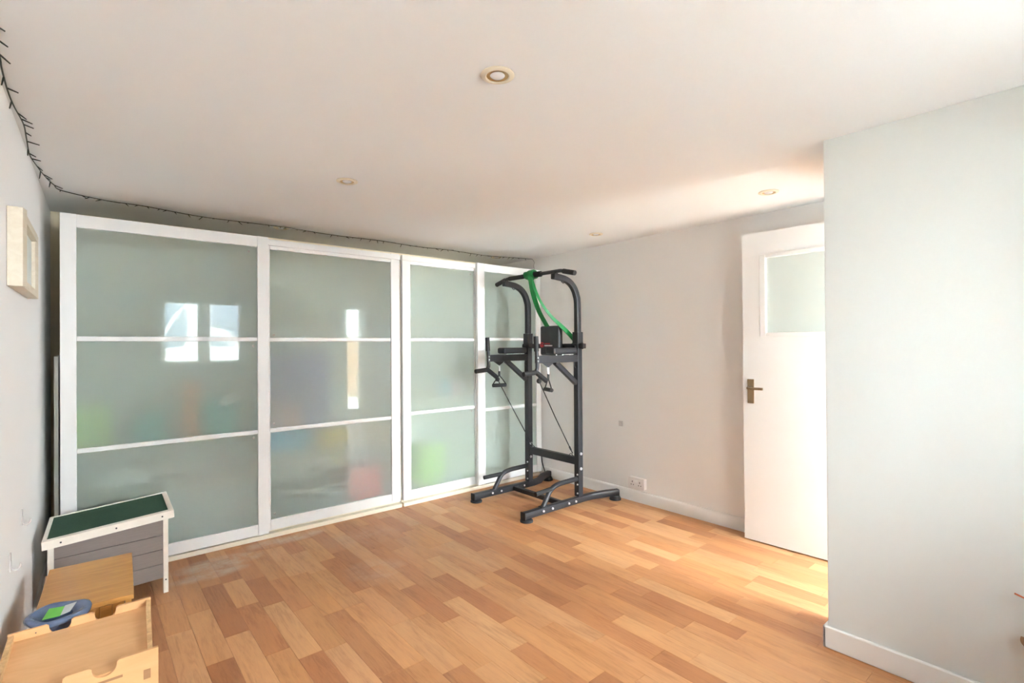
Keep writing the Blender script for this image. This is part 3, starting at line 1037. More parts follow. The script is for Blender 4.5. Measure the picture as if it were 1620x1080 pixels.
# ------------------------------------------------------------------ socket, patch and hooks
sk = empty('wall_socket', (XR, 2.53, 0.16), 'white double wall socket above the baseboard', 'socket')
B(XR - 0.034, XR, 2.447, 2.597, 0.117, 0.203, 0.004, 2).build('back_box', SOCK, sk)
fp = B(XR - 0.042, XR - 0.034, 2.445, 2.599, 0.115, 0.205, 0.003, 2).build('faceplate', SOCK, sk)
for cy in (2.486, 2.558):
    for dy, dz, hh in ((0, 0.018, 0.009), (-0.011, -0.006, 0.004), (0.011, -0.006, 0.004)):
        B(XR - 0.0425, XR - 0.0419, cy + dy - 0.0035, cy + dy + 0.0035, 0.152 + dz - hh / 2 - 0.002, 0.152 + dz + hh / 2 + 0.002).build('slot', SOCKD, fp)
for cy in (2.513, 2.531):
    B(XR - 0.046, XR - 0.0419, cy - 0.006, cy + 0.006, 0.168, 0.188, 0.002).build('rocker', WHITEP, fp)
tag(B(XR - 0.004, XR, 2.68, 2.722, 0.60, 0.645, 0.001).build('blanking_patch', SCUFF), 'small grey patch on the wall above the socket', 'patch')


def hook(y, z, label):
    x = xl(y)
    h_ = empty('wall_hook', (x, y, z), label, 'hook', 'clear hooks on the left wall')
    B(x, x + 0.004, y - 0.011, y + 0.011, z - 0.03, z + 0.032, 0.0015).build('plate', HOOKM, h_)
    MB().tube([(x + 0.003, y, z + 0.005), (x + 0.005, y, z - 0.022), (x + 0.016, y, z - 0.03), (x + 0.026, y, z - 0.022), (x + 0.028, y, z - 0.010)], 0.003, 8, smooth=5).build('prong', HOOKM, h_)


hook(2.83, 0.618, 'clear wall hook just above the green hutch roof')
hook(2.50, 0.548, 'clear wall hook lower down, above the pine cabinet')

# picture on the left wall
pf = empty('picture_frame', (xl(2.74), 2.74, 1.65), 'pale wooden framed picture on the left wall', 'picture')
fy0, fy1, fz0, fz1 = 2.435, 3.05, 1.513, 1.787
xw = xl(2.435) - 0.003
xf = -0.163
bw = 0.045
fm = MB()


def fxl(y):
    return xl(y) + 0.001


def fbar(y0, y1, z0, z1):
    fm.hexa([(fxl(y0), y0, z0), (xf, y0, z0), (xf + 0.008, y1, z0), (fxl(y1), y1, z0), (fxl(y0), y0, z1), (xf, y0, z1), (xf + 0.008, y1, z1), (fxl(y1), y1, z1)], 0.0015)


fbar(fy0, fy0 + bw, fz0, fz1)
fbar(fy1 - bw, fy1, fz0, fz1)
fbar(fy0 + bw, fy1 - bw, fz0, fz0 + 0.03)
fbar(fy0 + bw, fy1 - bw, fz1 - 0.03, fz1)
fm.build('frame', FRAMEW, pf)
MB().hexa([(xf - 0.024, fy0 + bw, fz0 + 0.03), (xf - 0.02, fy0 + bw, fz0 + 0.03), (xf - 0.012, fy1 - bw, fz0 + 0.03), (xf - 0.016, fy1 - bw, fz0 + 0.03),
           (xf - 0.024, fy0 + bw, fz1 - 0.03), (xf - 0.02, fy0 + bw, fz1 - 0.03), (xf - 0.012, fy1 - bw, fz1 - 0.03), (xf - 0.016, fy1 - bw, fz1 - 0.03)]).build('print', PRINT, pf)

# ------------------------------------------------------------------ downlights
dl_lab = ['recessed cream downlight nearest the camera, lamp showing', 'recessed cream downlight in the middle of the ceiling above the wardrobes', 'recessed downlight by the string lights above the second wardrobe door',
          'recessed cream downlight nearest the open door', 'small recessed downlight above the exercise tower side', 'recessed downlight at the far right end of the string lights']
dl_pos = [(1.013, 1.266), (1.056, 2.59), (1.101, 3.917), (3.005, 1.273), (3.084, 2.625), (3.12, 3.94)]
dproto = None
for (x, y), lb in zip(dl_pos, dl_lab):
    r = empty('downlight', (x, y, ZC), lb, 'downlight', 'recessed ceiling downlights')
    if dproto is None:
        tr = MB().lathe([(0.046, -0.0005), (0.054, -0.001), (0.0545, -0.004), (0.047, -0.0075), (0.0385, -0.0078), (0.036, -0.006), (0.036, -0.0008), (0.046, -0.0005)], 32, (0, 0, 0), open_=True).build('trim_ring', GOLD)
        cp = MB().lathe([(0.0365, -0.0055), (0.036, -0.0045), (0.030, -0.0025), (0.0, -0.0015), ], 28, (0, 0, 0), open_=True).build('reflector', REFL)
        bu = MB().lathe([(0.0, -0.0120), (0.012, -0.0112), (0.020, -0.0085), (0.024, -0.0045), (0.022, -0.0016), (0.0, -0.001)], 24, (0, 0, 0)).build('lamp', BULB)
        dproto = (tr, cp, bu)
        for o in dproto:
            o.parent = r
    else:
        for o in dproto:
            link_copy(o, r)

# ------------------------------------------------------------------ string lights along the ceiling edge
sl = empty('string_lights', (-0.19, 3.0, ZC), 'unlit dark string lights pinned along the left and far ceiling edges', 'string lights')
path = [(-0.188, 1.75, 2.156), (-0.187, 1.95, 2.152), (-0.1894, 2.11, 2.154), (-0.1927, 2.194, 2.154), (-0.1941, 2.36, 2.154), (-0.1898, 2.50, 2.154), (-0.1773, 2.678, 2.154), (-0.1805, 2.865, 2.154), (-0.1847, 3.09, 2.154),
        (-0.1708, 3.255, 2.154), (-0.1484, 3.445, 2.154), (-0.1225, 3.58, 2.154), (-0.0906, 3.695, 2.155),
        (0.10, 3.765, 2.150), (0.285, 3.80, 2.156), (0.6, 3.85, 2.15), (1.08, 3.86, 2.157), (1.45, 3.87, 2.15), (1.85, 3.88, 2.157), (2.2, 3.87, 2.148), (2.55, 3.88, 2.157), (2.9, 3.86, 2.147), (3.2, 3.84, 2.156), (3.44, 3.76, 2.152)]
sp = catmull([Vector(p) for p in path], 10)
MB().tube(sp, 0.0024, 6).build('wire', DARKW, sl)
MB().tube([(3.44, 3.76, 2.152), (3.447, 3.74, 2.12), (3.445, 3.745, 2.08), (3.45, 3.74, 2.05)], 0.0015, 6, smooth=5).build('wire_tail', DARKW, sl)
bm0 = MB().tube([(0, 0, 0), (0, 0, 0.018), (0, 0, 0.040)], 0.0026, 6, rend=lambda t: 1.0 if t < 0.7 else 0.7).build('bulb', DARKW, sl)
first = True
L = 0
prev = sp[0]
nxt = 0.02
for i in range(1, len(sp)):
    seg = (sp[i] - prev).length
    while L + seg > nxt:
        q = prev + (sp[i] - prev) * ((nxt - L) / seg)
        d = (sp[i] - prev).normalized()
        side = Vector((0, 0, 1)).cross(d)
        a = random.uniform(-1.0, 1.0)
        # twigs splay sideways and slightly down from the wire
        v = (side * (1 if random.random() < 0.5 else -1) * random.uniform(0.5, 1) + d * random.uniform(-0.8, 0.9) + Vector((0, 0, -random.uniform(0.05, 0.6)))).normalized()
        if q.y < 3.6 and v.x < 0 and random.random() < 0.6:
            v.x = -v.x * 0.9
            v.normalize()
        if q.y < 3.6 and v.x < 0:      # twigs on the wall side hang down the wall
            v = Vector((v.x * 0.12, v.y, -0.8)).normalized()
        o = bm0 if first else link_copy(bm0, sl)
        first = False
        o.rotation_mode = 'QUATERNION'
        o.rotation_quaternion = Vector((0, 0, 1)).rotation_difference(v)
        s = random.uniform(0.7, 1.0) if q.x < -0.05 else random.uniform(0.6, 0.95)
        o.scale = (1, 1, s)
        o.location = q - sl.location
        nxt += random.uniform(0.05, 0.12) if q.x < -0.05 else random.uniform(0.035, 0.085)
    L += seg
    prev = sp[i]

# ------------------------------------------------------------------ pet hutch with a green felt roof
hu = empty('pet_hutch', (0.1, 3.3, 0), 'small grey wooden pet hutch with green felt roof', 'hutch')
fR, fL, bR, bL = Vector((0.357, 3.200, 0.440)), Vector((-0.152, 3.150, 0.412)), Vector((0.357, 3.515, 0.466)), Vector((-0.136, 3.475, 0.438))
nrm = (fR - fL).cross(bR - fR).normalized()


def lerp2(s, t):
    return (fL * (1 - s) + fR * s) * (1 - t) + (bL * (1 - s) + bR * s) * t


def roofslab(m, s0, s1, t0, t1, lo, hi, bev=0.0015):
    c = [lerp2(s0, t0), lerp2(s1, t0), lerp2(s1, t1), lerp2(s0, t1)]
    m.hexa([p + nrm * lo for p in c] + [p + nrm * hi for p in c], bev)
    return m


rf = roofslab(MB(), 0.0, 1.0, 0.0, 1.0, -0.014, -0.004).build('roof', PAINTT, hu)
roofslab(MB(), 0.032, 0.955, 0.055, 0.965, -0.004, 0.0005, 0).build('felt', FELT, rf)
roofslab(MB(), 0.0, 1.0, -0.03, 0.055, -0.036, 0.004).build('edge_strip', PAINTT, rf)
roofslab(MB(), 0.0, 1.0, 0.965, 1.0, -0.036, 0.004).build('edge_strip', PAINTT, rf)
roofslab(MB(), 0.955, 1.0, 0.055, 0.965, -0.036, 0.004).build('edge_strip', PAINTT, rf)
roofslab(MB(), 0.0, 0.032, 0.055, 0.965, -0.036, 0.004).build('edge_strip', PAINTT, rf)
for s in (0.13, 0.53, 0.9):
    p = lerp2(s, -0.03) + Vector((0, -0.001, -0.016))
    MB().lathe([(0.0, -0.001), (0.004, -0.001), (0.004, 0.002), (0, 0.002)], 8, p, 'Y').build('screw', SOCKD, rf)
# carcass: front face runs from (−0.125, 3.205) to (0.325, 3.245)
fa, fb = Vector((-0.135, 3.203, 0)), Vector((0.338, 3.245, 0))
ba, bb = Vector((-0.122, 3.455, 0)), Vector((0.338, 3.49, 0))


def lp(s, t):
    return (fa * (1 - s) + fb * s) * (1 - t) + (ba * (1 - s) + bb * s) * t


def colm(m, s0, s1, t0, t1, z0, z1):
    c = [lp(s0, t0), lp(s1, t0), lp(s1, t1), lp(s0, t1)]
    def top(s, t):
        return 0.372 + 0.030 * s + 0.026 * t
    zt = [z1 if z1 else top(s, t) for s, t in ((s0, t0), (s1, t0), (s1, t1), (s0, t1))]
    m.hexa([p + Vector((0, 0, z0)) for p in c] + [p + Vector((0, 0, z)) for p, z in zip(c, zt)], 0.0015)
    return m


for s0, s1, t0, t1 in ((0, 0.048, 0, 0.09), (0.952, 1, 0, 0.09), (0, 0.048, 0.91, 1), (0.952, 1, 0.91, 1)):
    lg = colm(MB(), s0, s1, t0, t1, 0.0, None).build('leg', PAINTT, hu)
    if s0 > 0.5 and t0 == 0:
        p = lp(0.976, 0) + Vector((0, -0.001, 0.07))
        MB().lathe([(0.0, -0.001), (0.004, -0.001), (0.004, 0.002), (0, 0.002)], 8, p, 'Y').build('screw', SOCKD, lg)
nb = 4
for i in range(nb):
    z0 = 0.08 + i * 0.0757
    z1 = z0 + 0.0738 if i < nb - 1 else None
    colm(MB(), 0.048, 0.952, 0.015, 0.06, z0, z1).build('board', GREYP, hu)
    colm(MB(), 0.955, 0.99, 0.09, 0.91, z0, z1).build('board', GREYP, hu)
    colm(MB(), 0.01, 0.045, 0.09, 0.91, z0, z1).build('board', GREYP, hu)
colm(MB(), 0.048, 0.952, 0.06, 0.95, 0.085, 0.097).build('floor_panel', GREYP, hu)
colm(MB(), 0.048, 0.952, 0.94, 0.985, 0.08, None).build('back_board', GREYP, hu)

# ------------------------------------------------------------------ small pine cabinet
cb = empty('pine_cabinet', (0.0, 2.5, 0), 'small varnished pine cabinet with a grooved front beside the hutch', 'cabinet')
ZCB = 0.420
TL, TR, TFR, TFL = (-0.1087, 2.726), (0.154, 2.724), (0.133, 2.260), (-0.1304, 2.273)
MB().hexa([(TFL[0], TFL[1], ZCB - 0.018), (TFR[0], TFR[1], ZCB - 0.018), (TR[0], TR[1], ZCB - 0.018), (TL[0], TL[1], ZCB - 0.018),
           (TFL[0], TFL[1], ZCB), (TFR[0], TFR[1], ZCB), (TR[0], TR[1], ZCB), (TL[0], TL[1], ZCB)], 0.003).build('top', PINE, cb)
bx0, bx1, by0, by1 = -0.120, 0.127, 2.278, 2.715
B(bx0, bx0 + 0.018, by0, by1, 0, ZCB - 0.018, 0.001).build('side_panel', PINE, cb)
B(bx1 - 0.018, bx1, by0, by1, 0, ZCB - 0.018, 0.001).build('side_panel', PINE, cb)
B(bx0 + 0.018, bx1 - 0.018, by1 - 0.01, by1, 0.03, ZCB - 0.018).build('back_panel', PINE, cb)
B(bx0 + 0.018, bx1 - 0.018, by0 + 0.01, by1 - 0.01, 0.03, 0.048).build('base_panel', PINE, cb)
xs = bx0 + 0.020
nd = 6
wd = (bx1 - bx0 - 0.04) / nd
fr_ = MB().box(bx0 + 0.020, bx1 - 0.020, by0 + 0.012, by0 + 0.018, 0.05, ZCB - 0.022)
dr = fr_.build('door', PINE, cb)
for i in range(nd):
    B(xs + i * wd + 0.0012, xs + (i + 1) * wd - 0.0012, by0 + 0.001, by0 + 0.012, 0.052, ZCB - 0.024, 0.0015).build('slat', PINE, dr)
MB().lathe([(0.006, 0.0), (0.006, -0.012), (0.013, -0.02), (0.012, -0.028), (0.0, -0.03)], 16, (bx0 + 0.05, by0 + 0.001, 0.2), 'Y').build('knob', PINE, dr)

# ------------------------------------------------------------------ blue plastic bowl with a green label
BX, BY, BZ = -0.066, 2.213, ZCB
bw_ = empty('plastic_bowl', (BX, BY, BZ), 'translucent blue plastic bowl with a green label on the pine cabinet', 'bowl')
m = MB()
t = bmesh.new()
NS = 40
prof = [(0.001, -0.052), (0.034, -0.050), (0.041, -0.040), (0.043, -0.022), (0.047, -0.004), (0.060, 0.004), (0.082, 0.006), (0.092, 0.011), (0.094, 0.019), (0.090, 0.026), (0.080, 0.028),
        (0.066, 0.022), (0.052, 0.016), (0.040, 0.012), (0.037, -0.020), (0.034, -0.040), (0.001, -0.044)]
rings = []
for r_, z_ in prof:
    r_ *= 0.87
    ring = []
    for k in range(NS):
        a = 2 * PI * k / NS
        w_ = 1 + (0.035 * math.cos(2 * a + 0.6) + 0.02 * math.sin(5 * a)) * (r_ / 0.09)
        ring.append(t.verts.new((BX + r_ * w_ * math.cos(a), BY + r_ * w_ * math.sin(a), BZ + z_ + 0.003 * math.sin(4 * a) * (r_ / 0.09))))
    rings.append(ring)
for A, C in zip(rings, rings[1:]):
    for k in range(NS):
        t.faces.new((A[k], A[(k + 1) % NS], C[(k + 1) % NS], C[k]))
t.faces.new(rings[0][::-1])
t.faces.new(rings[-1])
m.add(t)
m.build('body', BAG, bw_, angle=60)


def quad(m, c, z, dz, th):
    m.hexa([(x, y, BZ + z + k * dz) for k, (x, y) in enumerate(c)] + [(x, y, BZ + z + k * dz + th) for k, (x, y) in enumerate(c)])
    return m


quad(MB(), [(BX - 0.038, BY - 0.036), (BX + 0.004, BY - 0.042), (BX + 0.014, BY + 0.026), (BX - 0.024, BY + 0.034)], 0.024, 0.001, 0.0012).build('label', LIME, bw_)
quad(MB(), [(BX + 0.005, BY - 0.036), (BX + 0.028, BY - 0.026), (BX + 0.044, BY + 0.038), (BX + 0.015, BY + 0.028)], 0.024, 0.001, 0.0012).build('card_insert', PAPER, bw_)

# ------------------------------------------------------------------ birch plywood crate in the near left corner
cr = empty('plywood_crate', (0, 1.93, 0), 'birch plywood crate with scalloped end panels in the near left corner', 'crate')
ZR = 0.452
CBY, CFY = 2.118, 1.757
XBL, XBR, XFL, XFR = -0.176, 0.1695, -0.196, 0.1585


def scallop(xa, xb, zlow, ztop, cuts, depth):
    """outline of an end panel whose top edge has round scallops"""
    pts = [(xa, zlow), (xb, zlow), (xb, ztop)]
    for (c0, c1) in sorted(cuts, reverse=True):
        mid, w = (c0 + c1) / 2, (c1 - c0) / 2
        pts.append((c1 + 0.006, ztop))
        for j in range(13):
            a = PI * j / 12
            pts.append((mid + w * math.cos(a), ztop - 0.004 - depth * math.sin(a) ** 0.8))
        pts.append((c0 - 0.006, ztop))
    pts.append((xa, ztop))
    return pts


bp = MB().prism(scallop(XBL, XBR, 0.0, ZR, ((-0.0855, -0.033), (0.0225, 0.077)), 0.030), 0.010, lambda u, v, w: Vector((u, CBY + w - 0.010, v)))
bk = bp.build('end_panel', PLY, cr)
fp_ = scallop(XFL, XFR, 0.0, ZR - 0.004, ((-0.10, -0.045), (0.012, 0.066)), 0.030)
fpo = MB().prism(fp_, 0.010, lambda u, v, w: Vector((u, CFY + w, v))).build('end_panel', PLY, cr)
B(0.004, 0.078, CFY - 0.0008, CFY + 0.002, 0.398, 0.4045, 0.0).build('slot', SLOTM, fpo)
B(-0.10, -0.03, CFY - 0.0008, CFY + 0.002, 0.398, 0.4045, 0.0).build('slot', SLOTM, fpo)
for zz in (0.40, 0.33, 0.26):
    B(XFR - 0.034, XFR - 0.018, CFY - 0.001, CFY + 0.002, zz - 0.03, zz - 0.004).build('finger_joint', SLOTM, fpo)
# sides, a little lower than the ends
MB().hexa([(XFR - 0.024, CFY + 0.010, 0), (XFR - 0.012, CFY + 0.010, 0), (XBR - 0.002, CBY - 0.010, 0), (XBR - 0.014, CBY - 0.010, 0),
           (XFR - 0.024, CFY + 0.010, ZR - 0.012), (XFR - 0.012, CFY + 0.010, ZR - 0.012), (XBR - 0.002, CBY - 0.010, ZR - 0.004), (XBR - 0.014, CBY - 0.010, ZR - 0.004)]).build('side_panel', PLYE, cr)
MB().hexa([(XFL + 0.012, CFY + 0.010, 0), (XFL + 0.024, CFY + 0.010, 0), (XBL + 0.014, CBY - 0.010, 0), (XBL + 0.002, CBY - 0.010, 0),
           (XFL + 0.012, CFY + 0.010, ZR - 0.012), (XFL + 0.024, CFY + 0.010, ZR - 0.012), (XBL + 0.014, CBY - 0.010, ZR - 0.004), (XBL + 0.002, CBY - 0.010, ZR - 0.004)]).build('side_panel', PLYE, cr)
MB().hexa([(XFL + 0.024, CFY + 0.010, 0.409), (XFR - 0.024, CFY + 0.010, 0.409), (XBR - 0.014, CBY - 0.010, 0.419), (XBL + 0.014, CBY - 0.010, 0.419),
           (XFL + 0.024, CFY + 0.010, 0.418), (XFR - 0.024, CFY + 0.010, 0.418), (XBR - 0.014, CBY - 0.010, 0.428), (XBL + 0.014, CBY - 0.010, 0.428)]).build('tray_floor', PLY, cr)
B(-0.116, -0.113, CBY - 0.0115, CBY - 0.009, 0.437, 0.440).build('knot', SOCKD, bk)

# ------------------------------------------------------------------ pull-up and dip tower
tw = empty('exercise_tower', (3.0, 3.1, 0), 'charcoal steel pull-up and dip tower in the far right corner', 'exercise tower')
XPOST = 3.052
YR, YL = 2.80, 3.40
SQ = (0.05, 0.05, 0.008)
for side, y0, out in ((1, YR, -1), (-1, YL, 1)):
    # floor rail
    rl = MB().tube([(2.445, y0 + out * 0.012, 0.047), (3.10, y0 + out * 0.004, 0.047), (3.19, y0 + out * 0.018, 0.050), (3.29, y0 + out * 0.07, 0.060), (3.41, y0 + out * 0.112, 0.060)], 0, rect=SQ).build('floor_rail', STEEL, tw)
    for fx_, fy_ in ((2.475, y0 + out * 0.012), (3.385, y0 + out * 0.103)):
        top = 0.022 if fx_ < 3 else 0.035
        MB().lathe([(0.0, 0.0), (0.048, 0.0), (0.048, 0.012), (0.036, top), (0.0, top)], 20, (fx_, fy_, 0)).build('rubber_foot', RUBB, rl)
    B(2.438, 2.446, y0 + out * 0.012 - 0.027, y0 + out * 0.012 + 0.027, 0.020, 0.074, 0.003).build('end_cap', RUBB, rl)
    # upright and its collar
    up = B(XPOST - 0.026, XPOST + 0.026, y0 - 0.026, y0 + 0.026, 0.072, 1.345, 0.006, 2).build('upright', STEEL, tw)
    B(XPOST - 0.031, XPOST + 0.031, y0 - 0.031, y0 + 0.031, 1.30, 1.395, 0.004).build('collar', STEEL, up)
    # bent top tube
    MB().tube([(XPOST, y0, 1.38), (XPOST, y0, 1.62), (3.040, y0, 1.685), (3.012, y0, 1.743), (2.965, y0, 1.787), (2.905, y0, 1.812), (2.835, y0, 1.822), (2.775, y0, 1.826)], 0, rect=(0.046, 0.042, 0.007), smooth=5).build('top_tube', STEEL, tw)
    for z in (1.47, 1.55):
        MB().lathe([(0.0, 0), (0.006, 0.0), (0.006, 0.0015), (0, 0.0015)], 10, (XPOST, y0 - 0.0245, z), 'Y').build('adjusting_hole', SOCKD, up)
    # wire hooks
    MB().tube([(2.86, y0, 1.802), (2.875, y0, 1.785), (2.89, y0, 1.778), (2.905, y0, 1.79), (2.915, y0, 1.796)], 0.0028, 8).build('wire_hook', STEEL, tw)
    MB().tube([(XPOST - 0.026, y0, 1.165), (XPOST - 0.04, y0, 1.15), (XPOST - 0.042, y0, 1.125), (XPOST - 0.03, y0, 1.108), (XPOST - 0.026, y0, 1.106)], 0.003, 8, smooth=4).build('wire_hook', STEEL, tw)
    # dip arm
    ar = B(2.600, XPOST - 0.026, y0 - 0.025, y0 + 0.025, 1.155, 1.212, 0.006, 2).build('dip_arm', STEEL, tw)
    B(2.735, 2.995, y0 - 0.05, y0 + 0.05, 1.220, 1.270, 0.014, 3).build('arm_pad', VINY, ar)
    for px in (2.79, 2.86, 2.94):
        MB().lathe([(0.0, 1.212), (0.004, 1.212), (0.004, 1.221), (0.0, 1.221)], 8, (px, y0 - 0.018, 0)).build('bolt', CHROME, ar)
    # plate with the hanging eye under the arm
    MB().prism([(2.655, 1.155), (2.775, 1.155), (2.735, 1.128), (2.718, 1.118), (2.700, 1.128)], 0.006, lambda u, v, w: Vector((u, y0 - 0.003 + w, v))).build('eye_plate', STEEL, ar)
    # brace
    MB().tube([(2.795, y0, 1.158), (3.025, y0, 0.985)], 0, rect=(0.038, 0.038, 0.005)).build('brace', STEEL, tw)
    # dip handle: upright grip, lower bend, two short grips
    hd = MB().tube([(2.592, y0, 1.355), (2.600, y0, 1.22), (2.604, y0, 1.14), (2.603, y0, 1.115), (2.590, y0, 1.095), (2.575, y0, 1.085)], 0.0145, 14).build('dip_handle', STEEL, tw)
    MB().tube([(2.5915, y0, 1.358), (2.597, y0, 1.245)], 0.0185, 16).build('grip', RUBB, hd)
    MB().tube([(2.580, y0 + out * 0.0, 1.086), (2.470, y0 + 0.004, 1.077)], 0.0185, 16).build('grip', RUBB, hd)
    MB().tube([(2.585, y0, 1.092), (2.655, y0 - 0.05, 1.020)], 0.0185, 16).build('grip', RUBB, hd)
    for z in (1.172, 1.196):
        MB().lathe([(0.0, -0.02), (0.007, -0.02), (0.007, -0.0145), (0.0, -0.0145)], 10, (2.601, y0, z), 'Y').build('bolt', CHROME, hd)
    # push-up loop
    pu = MB().tube([(2.655, y0, 0.070), (2.690, y0, 0.12), (2.722, y0, 0.165), (2.765, y0, 0.195), (2.83, y0, 0.209), (2.93, y0, 0.212), (XPOST - 0.024, y0, 0.213)], 0.019, 14, smooth=5).build('push_up_loop', STEEL, tw)
    MB().tube([(2.735, y0 + out * 0.005, 0.188), (2.560, y0 + out * 0.018, 0.183)], 0.0165, 14).build('grip', RUBB, pu)
    B(2.62, 2.69, y0 - 0.02, y0 + 0.02, 0.070, 0.076, 0.002).build('foot_plate', STEEL, pu)
    # bolts
    ys = y0 - 0.026
    for bx_, bz_ in ((XPOST, 0.415), (XPOST, 0.295)):
        MB().lathe([(0.0, -0.006), (0.011, -0.006), (0.012, 0.0), (0.012, 0.002)], 14, (bx_, ys, bz_), 'Y').build('bolt', CHROME, up)
    for bx_ in (2.625, 2.72, 2.90, 2.98):
        MB().lathe([(0.0, -0.006), (0.008, -0.006), (0.009, 0.002)], 12, (bx_, y0 + out * 0.01 - 0.026, 0.05), 'Y').build('bolt', CHROME, rl)
    for bz_ in (0.17, 0.25, 0.10):
        MB().lathe([(0.0, -0.006), (0.006, -0.006), (0.007, 0.002)], 10, (XPOST - 0.026, y0 - 0.012, bz_), 'X').build('bolt', CHROME, up)
# cross bars
B(2.845, 2.885, YR + 0.02, YL - 0.02, 0.030, 0.066, 0.005).build('floor_crossbar', STEEL, tw)
B(XPOST - 0.020, XPOST + 0.020, YR + 0.025, YL - 0.025, 0.322, 0.385, 0.006).build('crossbar', STEEL, tw)
for y in (YR + 0.07, YL - 0.07):
    MB().tube([(XPOST - 0.01, y - 0.025, 0.383), (XPOST - 0.014, y - 0.012, 0.400), (XPOST - 0.016, y, 0.406), (XPOST - 0.014, y + 0.012, 0.400), (XPOST - 0.01, y + 0.025, 0.383)], 0.003, 8).build('wire_hook', STEEL, tw)
B(XPOST - 0.018, XPOST + 0.018, YR - 0.075, YL + 0.06, 1.262, 1.302, 0.004).build('backrest_bar', STEEL, tw)
for y, s in ((YR - 0.045, -1), (YL + 0.045, 1)):
    MB().lathe([(0.022, -0.012), (0.026, -0.006), (0.026, 0.006), (0.022, 0.012)], 16, (XPOST, y, 1.282), 'Y').build('clamp_knob', RUBB, tw)
for y in (YR, YL):
    MB().lathe([(0.0, -0.05), (0.016, -0.05), (0.018, -0.034), (0.010, -0.03), (0.010, 0.0)], 14, (XPOST, y, 1.27), 'X').build('clamp_knob', RUBB, tw)
# back pad with print
PX = 2.975
pad = B(PX, PX + 0.055, 2.940, 3.165, 1.205, 1.452, 0.016, 3).build('back_pad', VINY, tw)
lg = MB()
# emblem: an open ring with a bar, like the red mark on the pad
ring = []
for k in range(15):
    a = math.radians(35 + 290 * k / 14)
    ring.append((3.137 - 0.019 * math.cos(a), 1.293 + 0.019 * math.sin(a)))
for (ya_, za_), (yb_, zb_) in zip(ring, ring[1:]):
    lg.tube([(PX - 0.0003, ya_, za_), (PX - 0.0003, yb_, zb_)], 0.0035, 6)
lg.tube([(PX - 0.0003, 3.137, 1.289), (PX - 0.0003, 3.118, 1.289), (PX - 0.0003, 3.120, 1.279)], 0.003, 6)
lg.tube([(PX - 0.0003, 3.143, 1.281), (PX - 0.0003, 3.133, 1.300)], 0.003, 6)
lg.build('red_emblem', RED, pad)
tx = MB()
yy = 3.106
while yy > 3.045:
    tx.box(PX - 0.0008, PX + 0.0005, yy - 0.007, yy, 1.2985, 1.3065)
    yy -= 0.0095
tx.build('red_lettering', RED, pad)
tx = MB()
yy = 3.106
while yy > 3.012:
    tx.box(PX - 0.0008, PX + 0.0005, yy - 0.007, yy, 1.281, 1.291)
    yy -= 0.0095
tx.build('white_lettering', WHITEP, pad)
# pull-up bar
XB = 2.79
pb_ = MB().tube([(XB, 3.515, 1.826), (XB, 3.385, 1.858), (XB, 3.365, 1.861), (XB, 2.735, 1.861), (XB, 2.715, 1.858), (XB, 2.585, 1.828)], 0.0145, 14).build('pull_up_bar', STEEL, tw)
for (a, b) in (((3.518, 1.825), (3.40, 1.854)), ((2.70, 1.854), (2.582, 1.827))):
    MB().tube([(XB, a[0], a[1]), (XB, b[0], b[1])], 0.019, 16).build('grip', RUBB, pb_)
MB().tube([(XB, 3.34, 1.861), (XB, 3.13, 1.861)], 0.019, 16).build('grip', RUBB, pb_)
MB().tube([(XB, 3.02, 1.861), (XB, 2.95, 1.861)], 0.023, 16).build('grip', RUBB, pb_)
for y in (YR, YL):
    B(XB - 0.022, XB + 0.022, y - 0.02, y + 0.02, 1.845, 1.852, 0.001).build('saddle', STEEL, pb_)

# ------------------------------------------------------------------ green resistance band looped on the bar
bd = empty('resistance_band', (XB, 3.06, 1.86), 'bright green resistance band knotted over the pull-up bar', 'resistance band')
lo = MB()
for yc, rr, w_, tilt in ((3.105, 0.027, 0.045, 0.35), (3.065, 0.034, 0.05, -0.25), (3.035, 0.030, 0.04, 0.2)):
    pts, sd = [], []
    for k in range(25):
        a = 2 * PI * k / 24
        pts.append((XB + rr * math.cos(a), yc + tilt * rr * math.sin(a), 1.864 + rr * 1.1 * math.sin(a)))
        sd.append((0, 1, 0))
    lo.ribbon(pts, sd, w_, 0.006)
lo.build('loop', GREENB, bd, angle=60)
P1 = [(2.762, 3.045, 1.858), (2.768, 3.043, 1.80), (2.80, 3.05, 1.70), (2.87, 3.06, 1.57), (2.96, 3.075, 1.47), (3.045, 3.09, 1.38), (3.058, 3.09, 1.31)]
pts = catmull([Vector(p) for p in P1], 8)
MB().ribbon(pts, [(0.35, -0.94, 0)] * len(pts), 0.042, 0.004).build('strand', GREENB, bd, angle=60)
P2 = [(2.768, 3.035, 1.86), (2.775, 3.03, 1.80), (2.82, 3.00, 1.66), (2.90, 2.955, 1.53), (2.99, 2.90, 1.43), (3.05, 2.865, 1.36), (3.088, 2.85, 1.315)]
pts = catmull([Vector(p) for p in P2], 8)
sd = []
n_ = len(pts)
for i in range(n_):
    q = i / (n_ - 1)
    sd.append((0.6 * (1 - q) + 0.75 * q, -0.8 * (1 - q) + 0.2 * q, -0.2 * (1 - q) + 0.75 * q))
MB().ribbon(pts, sd, [0.022 + 0.028 * max(0, (i / (n_ - 1) - 0.4) / 0.6) for i in range(n_)], 0.004).build('strand', GREENB, bd, angle=60)
MB().ribbon([(3.058, 3.09, 1.31), (3.083, 3.05, 1.255), (3.083, 2.95, 1.25), (3.088, 2.85, 1.315)], [(0.3, 0, 1)] * 4, 0.04, 0.004).build('strand', GREENB, bd, angle=60)


